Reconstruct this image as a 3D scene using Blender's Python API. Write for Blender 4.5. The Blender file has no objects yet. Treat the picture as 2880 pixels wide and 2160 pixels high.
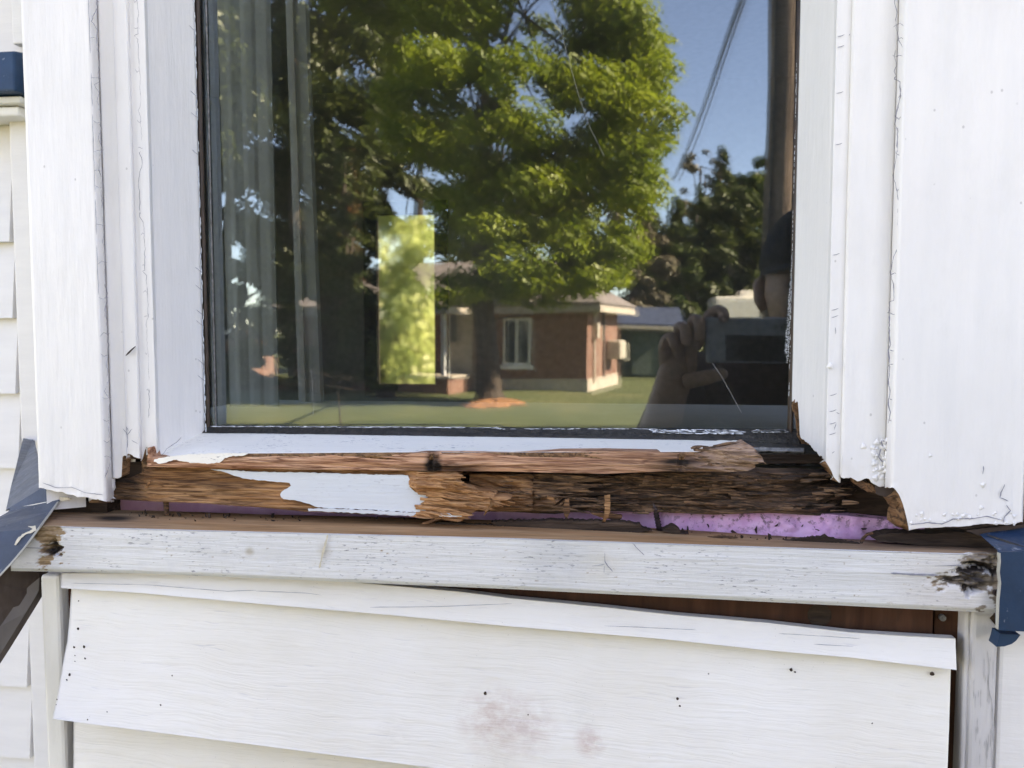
import bpy, bmesh, math, random
import numpy as np
from mathutils import Vector, Matrix, Euler

R = math.radians
random.seed(7)
rng = np.random.default_rng(7)
sc = bpy.context.scene
col = sc.collection

# ------------------------------------------------------------------ camera, sky, sun, exposure
H = 1.62                      # eye height above the lawn
S = 1.15                      # metres per layout unit of depth
YAW, PITCH, FPX = R(7.0), R(3.73), 2317.5     # focal length in pixels of the 2880 wide photograph
cam_d = bpy.data.cameras.new('camera'); cam = bpy.data.objects.new('camera', cam_d); col.objects.link(cam)
cam_d.sensor_width = 36.0; cam_d.lens = FPX / 2880 * 36.0
cam_d.clip_start = 0.01; cam_d.clip_end = 2000
cam_d.dof.use_dof = True; cam_d.dof.focus_distance = .66; cam_d.dof.aperture_fstop = 13
cam.location = (0, 0, H); cam.rotation_euler = (R(90) - PITCH, 0, YAW)
sc.camera = cam

SUN_EL, SUN_AZ = R(38), R(7)                 # direction to the sun: far to the right, a little behind the wall
sv = Vector((math.cos(SUN_EL) * math.cos(SUN_AZ), math.cos(SUN_EL) * math.sin(SUN_AZ), math.sin(SUN_EL)))
w = bpy.data.worlds.new('World'); sc.world = w; w.use_nodes = True
nt = w.node_tree; bg = nt.nodes['Background']
sky = nt.nodes.new('ShaderNodeTexSky'); sky.sky_type = 'NISHITA'; sky.sun_disc = False
sky.sun_elevation = SUN_EL; sky.sun_rotation = math.atan2(sv.x, sv.y)
sky.air_density = 0.7; sky.dust_density = 0.1; sky.ozone_density = 2.0
nt.links.new(sky.outputs[0], bg.inputs[0]); bg.inputs[1].default_value = 0.095
sl = bpy.data.lights.new('sun', 'SUN'); sl.energy = 5.0; sl.angle = R(0.53); sl.color = (1.0, 0.94, 0.84)
so = bpy.data.objects.new('sun', sl); col.objects.link(so); so.location = (20, -5, 20)
so.rotation_euler = sv.to_track_quat('Z', 'Y').to_euler()
sc.view_settings.view_transform = 'Standard'; sc.view_settings.look = 'None'
sc.view_settings.exposure = 3.5; sc.view_settings.gamma = 1.0; sc.view_settings.use_curve_mapping = False
sc.view_settings.use_white_balance = True; sc.view_settings.white_balance_temperature = 9700; sc.view_settings.white_balance_tint = 27
sc.cycles.max_bounces = 10; sc.cycles.transparent_max_bounces = 24; sc.cycles.diffuse_bounces = 4

# ------------------------------------------------------------------ layout helpers
_f = np.array([-math.sin(YAW) * math.cos(PITCH), math.cos(YAW) * math.cos(PITCH), -math.sin(PITCH)])
_r = np.array([math.cos(YAW), math.sin(YAW), 0.0])
_u = np.array([-math.sin(YAW) * math.sin(PITCH), math.cos(YAW) * math.sin(PITCH), math.cos(PITCH)])
def ray(px, py): return _f + (px - 1440) / FPX * _r + (1080 - py) / FPX * _u
def at(px, py, Y):
    """a point of the house front at depth Y (layout units)"""
    d = ray(px, py); t = Y * S / d[1]
    return (d[0] * t, Y * S, H + d[2] * t)
YG = 0.632 * S                # glass plane
def out(px, py, dist):
    """a point of the yard behind the viewer, seen by way of the glass, dist metres from the mirrored eye"""
    d = ray(px, py); t = dist / d[1]
    return Vector((d[0] * t, 2 * YG - dist, H + d[2] * t))
def interp(tab):
    xs = np.array([a for a, b in tab], float); ys = np.array([b for a, b in tab], float)
    return lambda x: np.interp(x, xs, ys)

# ------------------------------------------------------------------ noise
_perm = rng.random((512, 512))
def vn(x, y, seed=0):
    x = np.asarray(x, float) + seed * 17.13; y = np.asarray(y, float) + seed * 7.77
    xi = np.floor(x).astype(int); yi = np.floor(y).astype(int)
    fx = x - xi; fy = y - yi; fx = fx * fx * (3 - 2 * fx); fy = fy * fy * (3 - 2 * fy)
    g = lambda a, b: _perm[a % 512, b % 512]
    return ((g(xi, yi) * (1 - fx) + g(xi + 1, yi) * fx) * (1 - fy) + (g(xi, yi + 1) * (1 - fx) + g(xi + 1, yi + 1) * fx) * fy)
def fbm(x, y, seed=0, o=4):
    s = 0; a = .5; x = np.asarray(x, float); y = np.asarray(y, float)
    for k in range(o):
        s = s + a * vn(x, y, seed + k * 3); x = x * 2.03; y = y * 2.03; a *= .5
    return s / (1 - .5 ** o)

# ------------------------------------------------------------------ object helpers
def obj(name, verts, faces, mats, parent=None, smooth=False, attrs=None, solid=None, bevel=None, local=False):
    me = bpy.data.meshes.new(name)
    me.from_pydata([tuple(map(float, v)) for v in verts], [], [tuple(map(int, f)) for f in faces]); me.update()
    if not isinstance(mats, (list, tuple)): mats = [mats]
    for m in mats: me.materials.append(m)
    if smooth: me.shade_smooth()
    if attrs:
        for k, a in attrs.items():
            at_ = me.attributes.new(k, 'FLOAT', 'POINT'); at_.data.foreach_set('value', np.asarray(a, np.float32))
    o = bpy.data.objects.new(name, me); col.objects.link(o)
    if parent is not None:
        o.parent = parent
        if not local:
            o.matrix_parent_inverse = Matrix.LocRotScale(parent['_loc'] if False else Vector(parent.location), parent.rotation_euler, None).inverted() if parent.parent is None else Matrix.Identity(4)
    if solid:
        md = o.modifiers.new('thickness', 'SOLIDIFY'); md.thickness = solid; md.offset = -1
        if len(mats) > 1: md.material_offset_rim = 1
    if bevel:
        md = o.modifiers.new('bevel', 'BEVEL'); md.width = bevel; md.segments = 2; md.limit_method = 'ANGLE'
    return o
def tag(o, label, cat, group=None, kind=None):
    if label: o['label'] = label
    if cat: o['category'] = cat
    if group: o['group'] = group
    if kind: o['kind'] = kind
    return o
def thing(name, label, cat, loc=(0, 0, 0), rz=0, group=None):
    o = bpy.data.objects.new(name, None); col.objects.link(o); o.location = loc; o.rotation_euler = (0, 0, rz)
    o.empty_display_size = .05
    return tag(o, label, cat, group)
def struct(o): o['kind'] = 'structure'; return o

class MB:
    def __init__(s): s.v = []; s.f = []
    def add(s, vs, fs):
        b = len(s.v); s.v += [tuple(map(float, v)) for v in vs]; s.f += [tuple(i + b for i in f) for f in fs]; return s
    def box(s, x0, x1, y0, y1, z0, z1):
        return s.add([(x0,y0,z0),(x1,y0,z0),(x1,y1,z0),(x0,y1,z0),(x0,y0,z1),(x1,y0,z1),(x1,y1,z1),(x0,y1,z1)],
                     [(0,3,2,1),(4,5,6,7),(0,1,5,4),(1,2,6,5),(2,3,7,6),(3,0,4,7)])
    def hexa(s, p): # 8 corners, bottom loop then top loop
        return s.add(p, [(0,3,2,1),(4,5,6,7),(0,1,5,4),(1,2,6,5),(2,3,7,6),(3,0,4,7)])
    def tube(s, pts, rads, n=8, cap=True):
        pts = [Vector(p) for p in pts]; rings = []
        for i, p in enumerate(pts):
            d = (pts[min(i+1, len(pts)-1)] - pts[max(i-1, 0)]).normalized()
            a = d.cross(Vector((0.31, 0.95, 0.11))); a = a.normalized() if a.length > 1e-4 else Vector((1,0,0)); b = d.cross(a)
            r = rads[i] if hasattr(rads, '__len__') else rads
            rings.append([tuple(p + (a * math.cos(2*math.pi*k/n) + b * math.sin(2*math.pi*k/n)) * r) for k in range(n)])
        vs = sum(rings, []); fs = []
        for i in range(len(pts) - 1):
            for k in range(n):
                fs.append((i*n+k, i*n+(k+1) % n, (i+1)*n+(k+1) % n, (i+1)*n+k))
        if cap: fs += [tuple(range(n))[::-1], tuple((len(pts)-1)*n + k for k in range(n))]
        return s.add(vs, fs)
    def build(s, name, mat, parent=None, **k): return obj(name, s.v, s.f, mat, parent, **k)

def grid_faces(n, m):
    i, j = np.meshgrid(np.arange(n - 1), np.arange(m - 1), indexing='ij')
    a = i * m + j
    return np.stack([a, a + m, a + m + 1, a + 1], -1).reshape(-1, 4)
def prism(pts, Y, thick, name, mat, parent=None, **k):
    """outline in front-facing pixels with depth Y (number or per point) given a real thickness to the back"""
    P = [at(p[0], p[1], p[2] if len(p) > 2 else Y) for p in pts]
    Q = [(p[0], p[1] + thick, p[2]) for p in P]; n = len(P)
    bm = bmesh.new(); vf = [bm.verts.new(p) for p in P]; vb = [bm.verts.new(p) for p in Q]
    bm.faces.new(vf); bm.faces.new(vb[::-1])
    for i in range(n): bm.faces.new((vf[i], vb[i], vb[(i+1) % n], vf[(i+1) % n]))
    bmesh.ops.recalc_face_normals(bm, faces=bm.faces)
    bmesh.ops.triangulate(bm, faces=[f for f in bm.faces if len(f.verts) > 4])
    bm.verts.index_update()
    vs = [v.co[:] for v in bm.verts]; fs = [[v.index for v in f.verts] for f in bm.faces]; bm.free()
    return obj(name, vs, fs, mat, parent, **k)
def jag(pts, step, amp, seed=1):
    """roughen an outline"""
    rr = random.Random(seed); o = []
    for i, p in enumerate(pts):
        q = pts[(i+1) % len(pts)]; L = math.hypot(q[0]-p[0], q[1]-p[1]); n = max(1, int(L/step)); o.append(p)
        for k in range(1, n):
            t = k/n; e = [p[j] + (q[j]-p[j])*t for j in range(min(len(p), len(q)))]
            e[0] += rr.uniform(-amp, amp); e[1] += rr.uniform(-amp, amp); o.append(tuple(e))
    return o

# ------------------------------------------------------------------ materials
def new_mat(name):
    m = bpy.data.materials.new(name); m.use_nodes = True
    return m, m.node_tree, m.node_tree.nodes['Principled BSDF']
class G:
    """tiny node-graph helper"""
    def __init__(s, t): s.t = t
    def n(s, typ, **k):
        o = s.t.nodes.new(typ)
        for a, b in k.items(): setattr(o, a, b)
        return o
    def l(s, a, b): s.t.links.new(a, b)
    def coord(s, sx=1, sy=1, sz=1, loc=(0,0,0), rot=(0,0,0)):
        c = s.n('ShaderNodeTexCoord'); m = s.n('ShaderNodeMapping'); s.l(c.outputs['Object'], m.inputs[0])
        m.inputs['Scale'].default_value = (sx, sy, sz); m.inputs['Location'].default_value = loc; m.inputs['Rotation'].default_value = rot
        return m.outputs[0]
    def noise(s, vec, scale=1, detail=4, rough=.55, dist=0):
        o = s.n('ShaderNodeTexNoise'); s.l(vec, o.inputs['Vector']); o.inputs['Scale'].default_value = scale
        o.inputs['Detail'].default_value = detail; o.inputs['Roughness'].default_value = rough; o.inputs['Distortion'].default_value = dist
        return o.outputs['Fac']
    def ramp(s, fac, stops, interp='LINEAR'):
        o = s.n('ShaderNodeValToRGB'); s.l(fac, o.inputs[0]); cr = o.color_ramp; cr.interpolation = interp
        while len(cr.elements) < len(stops): cr.elements.new(.5)
        for e, (p, c) in zip(cr.elements, stops):
            e.position = p; e.color = (c, c, c, 1) if not hasattr(c, '__len__') else (*c, 1)
        return o.outputs[0]
    def mix(s, fac, a, b, mode='MIX'):
        o = s.n('ShaderNodeMix'); o.data_type = 'RGBA'; o.blend_type = mode
        for i, v in ((0, fac), (6, a), (7, b)):
            if hasattr(v, 'is_linked'): s.l(v, o.inputs[i])
            elif i == 0: o.inputs[0].default_value = v
            else: o.inputs[i].default_value = (*v, 1)
        return o.outputs[2]
    def math(s, op, a, b=None):
        o = s.n('ShaderNodeMath'); o.operation = op
        for i, v in ((0, a), (1, b)):
            if v is None: continue
            if hasattr(v, 'is_linked'): s.l(v, o.inputs[i])
            else: o.inputs[i].default_value = v
        return o.outputs[0]
    def bump(s, h, strength, dist, normal=None):
        o = s.n('ShaderNodeBump'); s.l(h, o.inputs['Height']); o.inputs['Strength'].default_value = strength; o.inputs['Distance'].default_value = dist
        if normal: s.l(normal, o.inputs['Normal'])
        return o.outputs[0]
    def attr(s, name):
        o = s.n('ShaderNodeAttribute'); o.attribute_name = name; return o.outputs['Fac']

def paint(name, base=(.80,.80,.80), tint=(.74,.76,.77), stretch=(60,60,6), rough=.42, fleck=0., fleck_scale=(140,400,700), fleckcol=(.16,.16,.19), bump=.25, spots=.0, dirt=(.45,.40,.32), dirtamt=.0):
    m, t, b = new_mat(name); g = G(t)
    n1 = g.noise(g.coord(*stretch), 1, 5, .6)
    c = g.mix(g.ramp(n1, [(.35, 0), (.7, 1)]), base, tint)
    n2 = g.noise(g.coord(9, 9, 9), 1, 3)
    c = g.mix(g.math('MULTIPLY', g.ramp(n2, [(.45, 0), (.75, 1)]), .35), c, tuple(x * .86 for x in base))
    if dirtamt:
        n4 = g.noise(g.coord(26, 26, 14, (3,1,2)), 1, 6, .7)
        c = g.mix(g.math('MULTIPLY', g.ramp(n4, [(.52, 0), (.78, 1)]), dirtamt), c, dirt)
    if fleck:
        n3 = g.noise(g.coord(*fleck_scale), 1, 3, .6); n3b = g.noise(g.coord(22, 22, 40, (5,5,5)), 1, 3)
        f = g.math('MULTIPLY', g.ramp(n3, [(.60, 0), (.66, 1)]), g.ramp(n3b, [(.44, 0), (.62, 1)]))
        c = g.mix(g.math('MULTIPLY', f, fleck), c, fleckcol)
    if spots:
        v = g.n('ShaderNodeTexVoronoi'); g.l(g.coord(70, 70, 55), v.inputs['Vector']); v.inputs['Scale'].default_value = 1
        sel = g.noise(g.coord(30, 30, 30, (9,2,4)), 1, 2)
        f = g.math('MULTIPLY', g.ramp(v.outputs['Distance'], [(.045, 1), (.075, 0)]), g.ramp(sel, [(.52, 0), (.56, 1)]))
        c = g.mix(g.math('MULTIPLY', f, spots), c, (.18,.16,.15))
    g.l(c, b.inputs['Base Color']); b.inputs['Roughness'].default_value = rough
    nb = g.noise(g.coord(stretch[0]*5, stretch[1]*5, stretch[2]*5), 1, 4, .6); nc = g.noise(g.coord(90, 90, 60), 1, 3)
    h = g.math('ADD', nb, g.math('MULTIPLY', nc, .8))
    g.l(g.bump(h, bump, .0016), b.inputs['Normal'])
    return m
M = {}
M['paint'] = paint('white_gloss_paint', (.83,.81,.785), (.77,.76,.745), spots=.35, dirtamt=.3, dirt=(.66,.64,.60))
M['paint_cream'] = paint('white_aged_paint', (.76,.735,.68), (.69,.665,.61), stretch=(50,50,9), rough=.5, bump=.35, dirtamt=.15)
M['paint_sill'] = paint('white_sill_paint', (.90,.86,.77), (.86,.83,.75), stretch=(6,60,60), rough=.65, fleck=.75, fleck_scale=(170,500,900))
M['paint_patch'] = paint('pale_grey_blue_paint', (.62,.66,.67), (.56,.60,.62), stretch=(5,60,90), rough=.5, fleck=.35, bump=.3)
M['paint_wall'] = paint('white_siding_paint', (.77,.75,.735), (.72,.70,.69), stretch=(6,40,60), rough=.5, bump=.3)
M['paint_board'] = paint('weathered_white_board_paint', (.74,.735,.72), (.67,.67,.665), stretch=(5,60,110), rough=.55, fleck=.85, fleck_scale=(150,500,620), bump=.5, dirtamt=.25, dirt=(.42,.42,.43))

def siding_paint():
    m, t, b = new_mat('embossed_siding_paint'); g = G(t)
    warm = g.noise(g.coord(5, 5, 9, (2,0,1)), 1, 4, .6)
    c = g.mix(g.ramp(warm, [(.38, 0), (.66, 1)]), (.84,.81,.755), (.77,.73,.655))
    wob = g.noise(g.coord(14, 14, 26), 1, 3)
    cv = g.n('ShaderNodeTexCoord'); sp = g.n('ShaderNodeSeparateXYZ'); g.l(cv.outputs['Object'], sp.inputs[0])
    # grain runs along the drooping board
    zz = g.math('ADD', sp.outputs['Z'], g.math('MULTIPLY', sp.outputs['X'], .052))
    zz = g.math('ADD', zz, g.math('MULTIPLY', wob, .012))
    cb = g.n('ShaderNodeCombineXYZ'); g.l(g.math('MULTIPLY', sp.outputs['X'], 26), cb.inputs[0]); g.l(g.math('MULTIPLY', zz, 520), cb.inputs[2])
    gr = g.noise(cb.outputs[0], 1, 3, .55)
    cb2 = g.n('ShaderNodeCombineXYZ'); g.l(g.math('MULTIPLY', sp.outputs['X'], 9), cb2.inputs[0]); g.l(g.math('MULTIPLY', zz, 170), cb2.inputs[2])
    gr2 = g.noise(cb2.outputs[0], 1, 4, .6)
    fl = g.math('MULTIPLY', g.ramp(gr, [(.30, 1), (.37, 0)]), g.ramp(gr2, [(.40, 1), (.56, 0)]))
    c = g.mix(g.math('MULTIPLY', fl, .5), c, (.42,.42,.45))
    ln = g.ramp(gr2, [(.28, 1), (.31, 0)])
    c = g.mix(g.math('MULTIPLY', ln, .35), c, (.45,.45,.5))
    # rusty handling stains in the middle of the board
    for (px, py, rad, amt, cc) in ((1385, 2030, .032, .55, (.52,.34,.28)), (1475, 2040, .030, .5, (.50,.34,.29)), (1660, 2085, .014, .6, (.46,.24,.20)), (1365, 1950, .008, .75, (.25,.22,.22)), (1110, 2070, .018, .3, (.52,.48,.44)), (1640, 2010, .02, .25, (.5,.5,.48)), (1410, 2120, .03, .3, (.6,.54,.44))):
        p = at(px, py, .53); d = g.n('ShaderNodeVectorMath', operation='DISTANCE'); g.l(cv.outputs['Object'], d.inputs[0]); d.inputs[1].default_value = p
        nn = g.noise(g.coord(60, 60, 110, (px, 0, 0)), 1, 5, .7)
        f = g.math('MULTIPLY', g.ramp(g.math('DIVIDE', d.outputs['Value'], rad), [(.25, 1), (1, 0)]), g.ramp(nn, [(.38, 0), (.62, 1)]))
        c = g.mix(g.math('MULTIPLY', f, amt), c, cc)
    v = g.n('ShaderNodeTexVoronoi'); g.l(g.coord(45, 45, 40), v.inputs['Vector'])
    sel = g.noise(g.coord(20, 20, 20, (9,2,4)), 1, 2)
    f = g.math('MULTIPLY', g.ramp(v.outputs['Distance'], [(.035, 1), (.06, 0)]), g.ramp(sel, [(.54, 0), (.57, 1)]))
    c = g.mix(g.math('MULTIPLY', f, .7), c, (.2,.18,.17))
    g.l(c, b.inputs['Base Color']); b.inputs['Roughness'].default_value = .55
    n1 = g.bump(gr, .5, .0011); g.l(g.bump(gr2, .42, .0018, n1), b.inputs['Normal'])
    return m
M['siding'] = siding_paint()

def wood(name, lo, mid, hi, sx=24, sz=900, rough=.8, bump=.9, gapcol=(.035,.022,.015), gap=.6):
    """fibrous wood; mesh attributes rot (black decay, darker recesses, painted cavity shade) and fresh (clean split wood) vary it"""
    m, t, b = new_mat(name); g = G(t)
    wob = g.noise(g.coord(25, 25, 30), 1, 3)
    n1 = g.noise(g.coord(sx, sz*.6, sz), 1, 4, .6, .4); n2 = g.noise(g.coord(sx*.5, 60, sz*.22), 1, 4, .6, .6)
    c = g.ramp(n2, [(.28, lo), (.5, mid), (.72, hi)])
    c = g.mix(g.math('MULTIPLY', g.ramp(n1, [(.38, 1), (.52, 0)]), gap), c, gapcol)
    n3 = g.noise(g.coord(sx*.4, 50, sz*.42, (3,7,1)), 1, 2, .5, 1.2); c = g.mix(g.math('MULTIPLY', g.ramp(n3, [(.445, 0), (.475, 1), (.505, 1), (.535, 0)]), gap), c, gapcol)
    fr = g.attr('fresh'); c = g.mix(g.math('MULTIPLY', fr, .75), c, g.ramp(n1, [(.3, (.26,.105,.04)), (.52, (.60,.30,.14)), (.75, (.74,.45,.24))]))
    gy = g.attr('grey'); c = g.mix(g.math('MULTIPLY', gy, .8), c, g.ramp(n1, [(.3, (.10,.075,.06)), (.55, (.26,.20,.16)), (.75, (.36,.29,.23))]))
    rt = g.attr('rot'); c = g.mix(rt, c, g.ramp(n1, [(.35, (.008,.006,.005)), (.7, (.05,.033,.025))]))
    g.l(c, b.inputs['Base Color']); b.inputs['Roughness'].default_value = rough; b.inputs['Specular IOR Level'].default_value = .2
    nb = g.bump(n1, bump, .0016); g.l(g.bump(n2, bump, .002, nb), b.inputs['Normal'])
    return m
M['wood_pink'] = wood('peeled_pinkish_wood', (.38,.16,.085), (.64,.34,.205), (.76,.46,.30), sz=480, gap=.7, gapcol=(.15,.05,.025))
M['wood_tan'] = wood('bare_tan_wood', (.17,.072,.028), (.34,.165,.072), (.48,.27,.135), sz=520, gap=.7, gapcol=(.07,.028,.012))
M['wood_rot'] = wood('rotten_brown_wood', (.055,.024,.012), (.19,.092,.046), (.38,.215,.115), sz=520, gap=.9)
M['wood_top'] = wood('weathered_board_top_wood', (.33,.165,.075), (.50,.27,.13), (.58,.36,.20), sx=16, sz=420, gap=.25, bump=.3, gapcol=(.15,.09,.05))
M['wood_edge'] = wood('broken_edge_wood', (.15,.07,.035), (.27,.14,.07), (.34,.20,.11), sx=200, sz=300)
M['wood_dark'] = wood('dark_damp_wood', (.02,.013,.01), (.05,.032,.022), (.10,.065,.045), sx=30, sz=400)
M['sheath'] = wood('red_brown_sheathing', (.045,.016,.009), (.07,.028,.015), (.10,.042,.024), sx=130, sz=26, gap=.2, bump=.2)  # colour darkened further to stand for shade inside the gap
M['brown_board'] = wood('brown_stained_board', (.055,.038,.032), (.085,.062,.053), (.13,.105,.095), sx=30, sz=60, gap=.15, bump=.25)

def plain(name, c, rough=.6, metal=0, spec=.5, var=.15, scale=30, bump=0):
    m, t, b = new_mat(name); g = G(t)
    n = g.noise(g.coord(scale, scale, scale), 1, 4, .6)
    g.l(g.mix(g.ramp(n, [(.3, 0), (.7, 1)]), tuple(x*(1-var) for x in c), tuple(min(1, x*(1+var)) for x in c)), b.inputs['Base Color'])
    b.inputs['Roughness'].default_value = rough; b.inputs['Metallic'].default_value = metal; b.inputs['Specular IOR Level'].default_value = spec
    if bump: g.l(g.bump(n, bump, .004), b.inputs['Normal'])
    return m
M['crack'] = plain('paint_crack_shadow', (.26,.26,.30), .9)
M['joint'] = plain('joint_dirt', (.33,.33,.36), .9)
M['grain'] = plain('embossed_grain_shade', (.42,.41,.41), .8)
M['paint_shaded'] = paint('shaded_white_trim_paint', (.62,.60,.595), (.56,.54,.54), stretch=(50,50,9), rough=.55, bump=.4, dirtamt=.2)  # white trim paint darkened: the right trim's shade is in the colour
M['gasket'] = plain('dark_purple_grey_gasket', (.055,.045,.05), .45)
M['gasket2'] = plain('dark_brown_glazing_bead', (.035,.018,.010), .5, var=.5, scale=120)
M['black_seal'] = plain('grimy_black_seal', (.025,.022,.018), .6, var=.6, scale=200, bump=.6)
M['metal_grimy'] = plain('grimy_grey_metal', (.16,.16,.16), .45, var=.6, scale=250)
M['flake'] = plain('white_paint_flake', (.74,.79,.83), .5, var=.08, scale=300)
M['cream_flake'] = plain('cream_undercoat', (.62,.55,.42), .7, var=.15, scale=200)
M['screw'] = plain('rusty_screw_steel', (.05,.035,.035), .5, .6, var=.5, scale=300)
M['thread'] = plain('spider_silk', (.30,.30,.30), .4)
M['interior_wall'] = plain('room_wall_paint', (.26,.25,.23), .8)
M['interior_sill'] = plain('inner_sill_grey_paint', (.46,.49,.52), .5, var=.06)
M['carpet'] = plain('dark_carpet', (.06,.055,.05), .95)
M['curtain'] = plain('grey_curtain_cloth', (.25,.255,.25), .9, var=.08)
M['white_plain'] = plain('white_trim_paint', (.75,.75,.74), .5, var=.05)
M['shingle'] = plain('mauve_roof_shingle', (.20,.165,.155), .9, var=.35, scale=6)
M['shingle_dark'] = plain('grey_roof_shingle', (.12,.12,.13), .9, var=.35, scale=6)
M['blue_roof'] = plain('blue_shed_roof', (.035,.05,.09), .7, var=.2, scale=3)
M['shed_wall'] = plain('dark_shed_wall', (.05,.06,.05), .8, var=.3, scale=3)
M['concrete'] = plain('pale_foundation_concrete', (.46,.39,.32), .9, var=.15, scale=5)
M['dark_glass'] = plain('far_window_glass', (.04,.05,.06), .08, var=.1)
M['meter'] = plain('pale_meter_box', (.50,.44,.36), .5, var=.08)
M['camper'] = plain('white_camper_shell', (.80,.74,.64), .5, var=.04)
M['cable'] = plain('black_cable', (.03,.03,.03), .6)
M['skin'] = plain('skin', (.42,.23,.16), .55, var=.12, scale=60)
M['nail'] = plain('finger_nail', (.52,.32,.25), .35, var=.05)
M['cap'] = plain('black_cap_cloth', (.012,.012,.016), .9, var=.3, scale=60)
M['shirt'] = plain('dark_maroon_cloth', (.045,.016,.012), .9, var=.25, scale=40)
M['trousers'] = plain('dark_trousers_cloth', (.03,.032,.045), .9, var=.25, scale=40)
M['hair'] = plain('brown_hair', (.05,.03,.02), .8)
M['shoe'] = plain('dark_shoe', (.03,.03,.03), .6)
M['phone'] = plain('dark_grey_phone_case', (.32,.33,.36), .3, var=.05)
M['phone_glossy'] = plain('glossy_phone_back', (.06,.05,.05), .08, var=.05)
M['lens'] = plain('phone_lens_glass', (.45,.42,.36), .1, .7)
M['plant_pot'] = plain('thermostat_cream', (.3,.3,.22), .6)

def blue_metal(name, c, worn):
    m, t, b = new_mat(name); g = G(t)
    n = g.noise(g.coord(26, 26, 26), 1, 6, .65); n2 = g.noise(g.coord(90, 50, 50, (4,4,4)), 1, 5, .7)
    cc = g.mix(g.ramp(n, [(.35, 0), (.7, 1)]), c, tuple(x*.6 for x in c))
    cc = g.mix(g.math('MULTIPLY', g.ramp(n2, [(.62, 0), (.70, 1)]), worn), cc, (.42,.46,.5))
    g.l(cc, b.inputs['Base Color']); g.l(g.ramp(n2, [(.3, .38), (.7, .6)]), b.inputs['Roughness']); b.inputs['Specular IOR Level'].default_value = .4
    g.l(g.bump(n, .2, .003), b.inputs['Normal'])
    return m
M['blue'] = blue_metal('deep_blue_flashing', (.006,.045,.105), .5)
M['blue_pale'] = blue_metal('grey_blue_flashing', (.07,.095,.135), .5)  # lighter, greyer blue for the left flashing
M['flash_edge'] = plain('flashing_cut_edge', (.42,.41,.36), .5)

def foam():
    m, t, b = new_mat('purple_foam_board'); g = G(t)
    n = g.noise(g.coord(60, 60, 60), 1, 5, .6); c = g.mix(g.ramp(n, [(.35, 0), (.7, 1)]), (.60,.30,.50), (.70,.42,.60))
    d = g.attr('rot'); n2 = g.noise(g.coord(150, 150, 150), 1, 5, .7)
    c = g.mix(g.math('MULTIPLY', d, g.ramp(n2, [(.53, 0), (.60, 1)])), c, (.15,.09,.09))
    g.l(c, b.inputs['Base Color']); b.inputs['Roughness'].default_value = .75
    b.inputs['Subsurface Weight'].default_value = .0
    g.l(g.bump(n, .3, .003), b.inputs['Normal']); return m
M['foam'] = foam()

def glass(name, refl, dust=0):
    m = bpy.data.materials.new(name); m.use_nodes = True; t = m.node_tree; t.nodes.clear(); g = G(t)
    o = g.n('ShaderNodeOutputMaterial'); gl = g.n('ShaderNodeBsdfGlossy'); gl.inputs['Roughness'].default_value = 0.0
    gl.inputs['Color'].default_value = (.74, .92, 1, 1); tr = g.n('ShaderNodeBsdfTransparent'); tr.inputs[0].default_value = (.93, .96, .95, 1)
    fr = g.n('ShaderNodeFresnel'); fr.inputs['IOR'].default_value = refl
    mx = g.n('ShaderNodeMixShader'); g.l(fr.outputs[0], mx.inputs[0]); g.l(tr.outputs[0], mx.inputs[1]); g.l(gl.outputs[0], mx.inputs[2])
    wv = g.noise(g.coord(5, 5, 5), 1, 1); g.l(g.bump(wv, .02, .02), gl.inputs['Normal'])
    if dust:
        df = g.n('ShaderNodeBsdfDiffuse'); df.inputs[0].default_value = (.6,.6,.58,1); m3 = g.n('ShaderNodeMixShader')
        n_ = g.noise(g.coord(7, 7, 7), 1, 6, .7); n2_ = g.noise(g.coord(300, 300, 300), 1, 2)
        g.l(g.math('ADD', g.math('MULTIPLY', g.ramp(n_, [(.3, .3), (.75, 1)]), dust), g.math('MULTIPLY', g.ramp(n2_, [(.74, 0), (.78, 1)]), .25)), m3.inputs[0]); g.l(mx.outputs[0], m3.inputs[1]); g.l(df.outputs[0], m3.inputs[2])
        g.l(m3.outputs[0], o.inputs[0]); return m
    g.l(mx.outputs[0], o.inputs[0]); return m
M['glass_out'] = glass('coated_window_glass', 2.2, .022)
M['glass_in'] = glass('inner_window_glass', 1.6)
M['glass_clear'] = glass('clear_window_glass', 1.3)
def rippled():
    m = bpy.data.materials.new('rippled_window_glass'); m.use_nodes = True; t = m.node_tree; t.nodes.clear(); g = G(t)
    o = g.n('ShaderNodeOutputMaterial'); r = g.n('ShaderNodeBsdfRefraction'); r.inputs['IOR'].default_value = 1.025; r.inputs['Roughness'].default_value = .35; r.inputs[0].default_value = (.92,.95,.9,1)
    g.l(r.outputs[0], o.inputs[0]); return m
M['glass_rippled'] = rippled()

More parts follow.
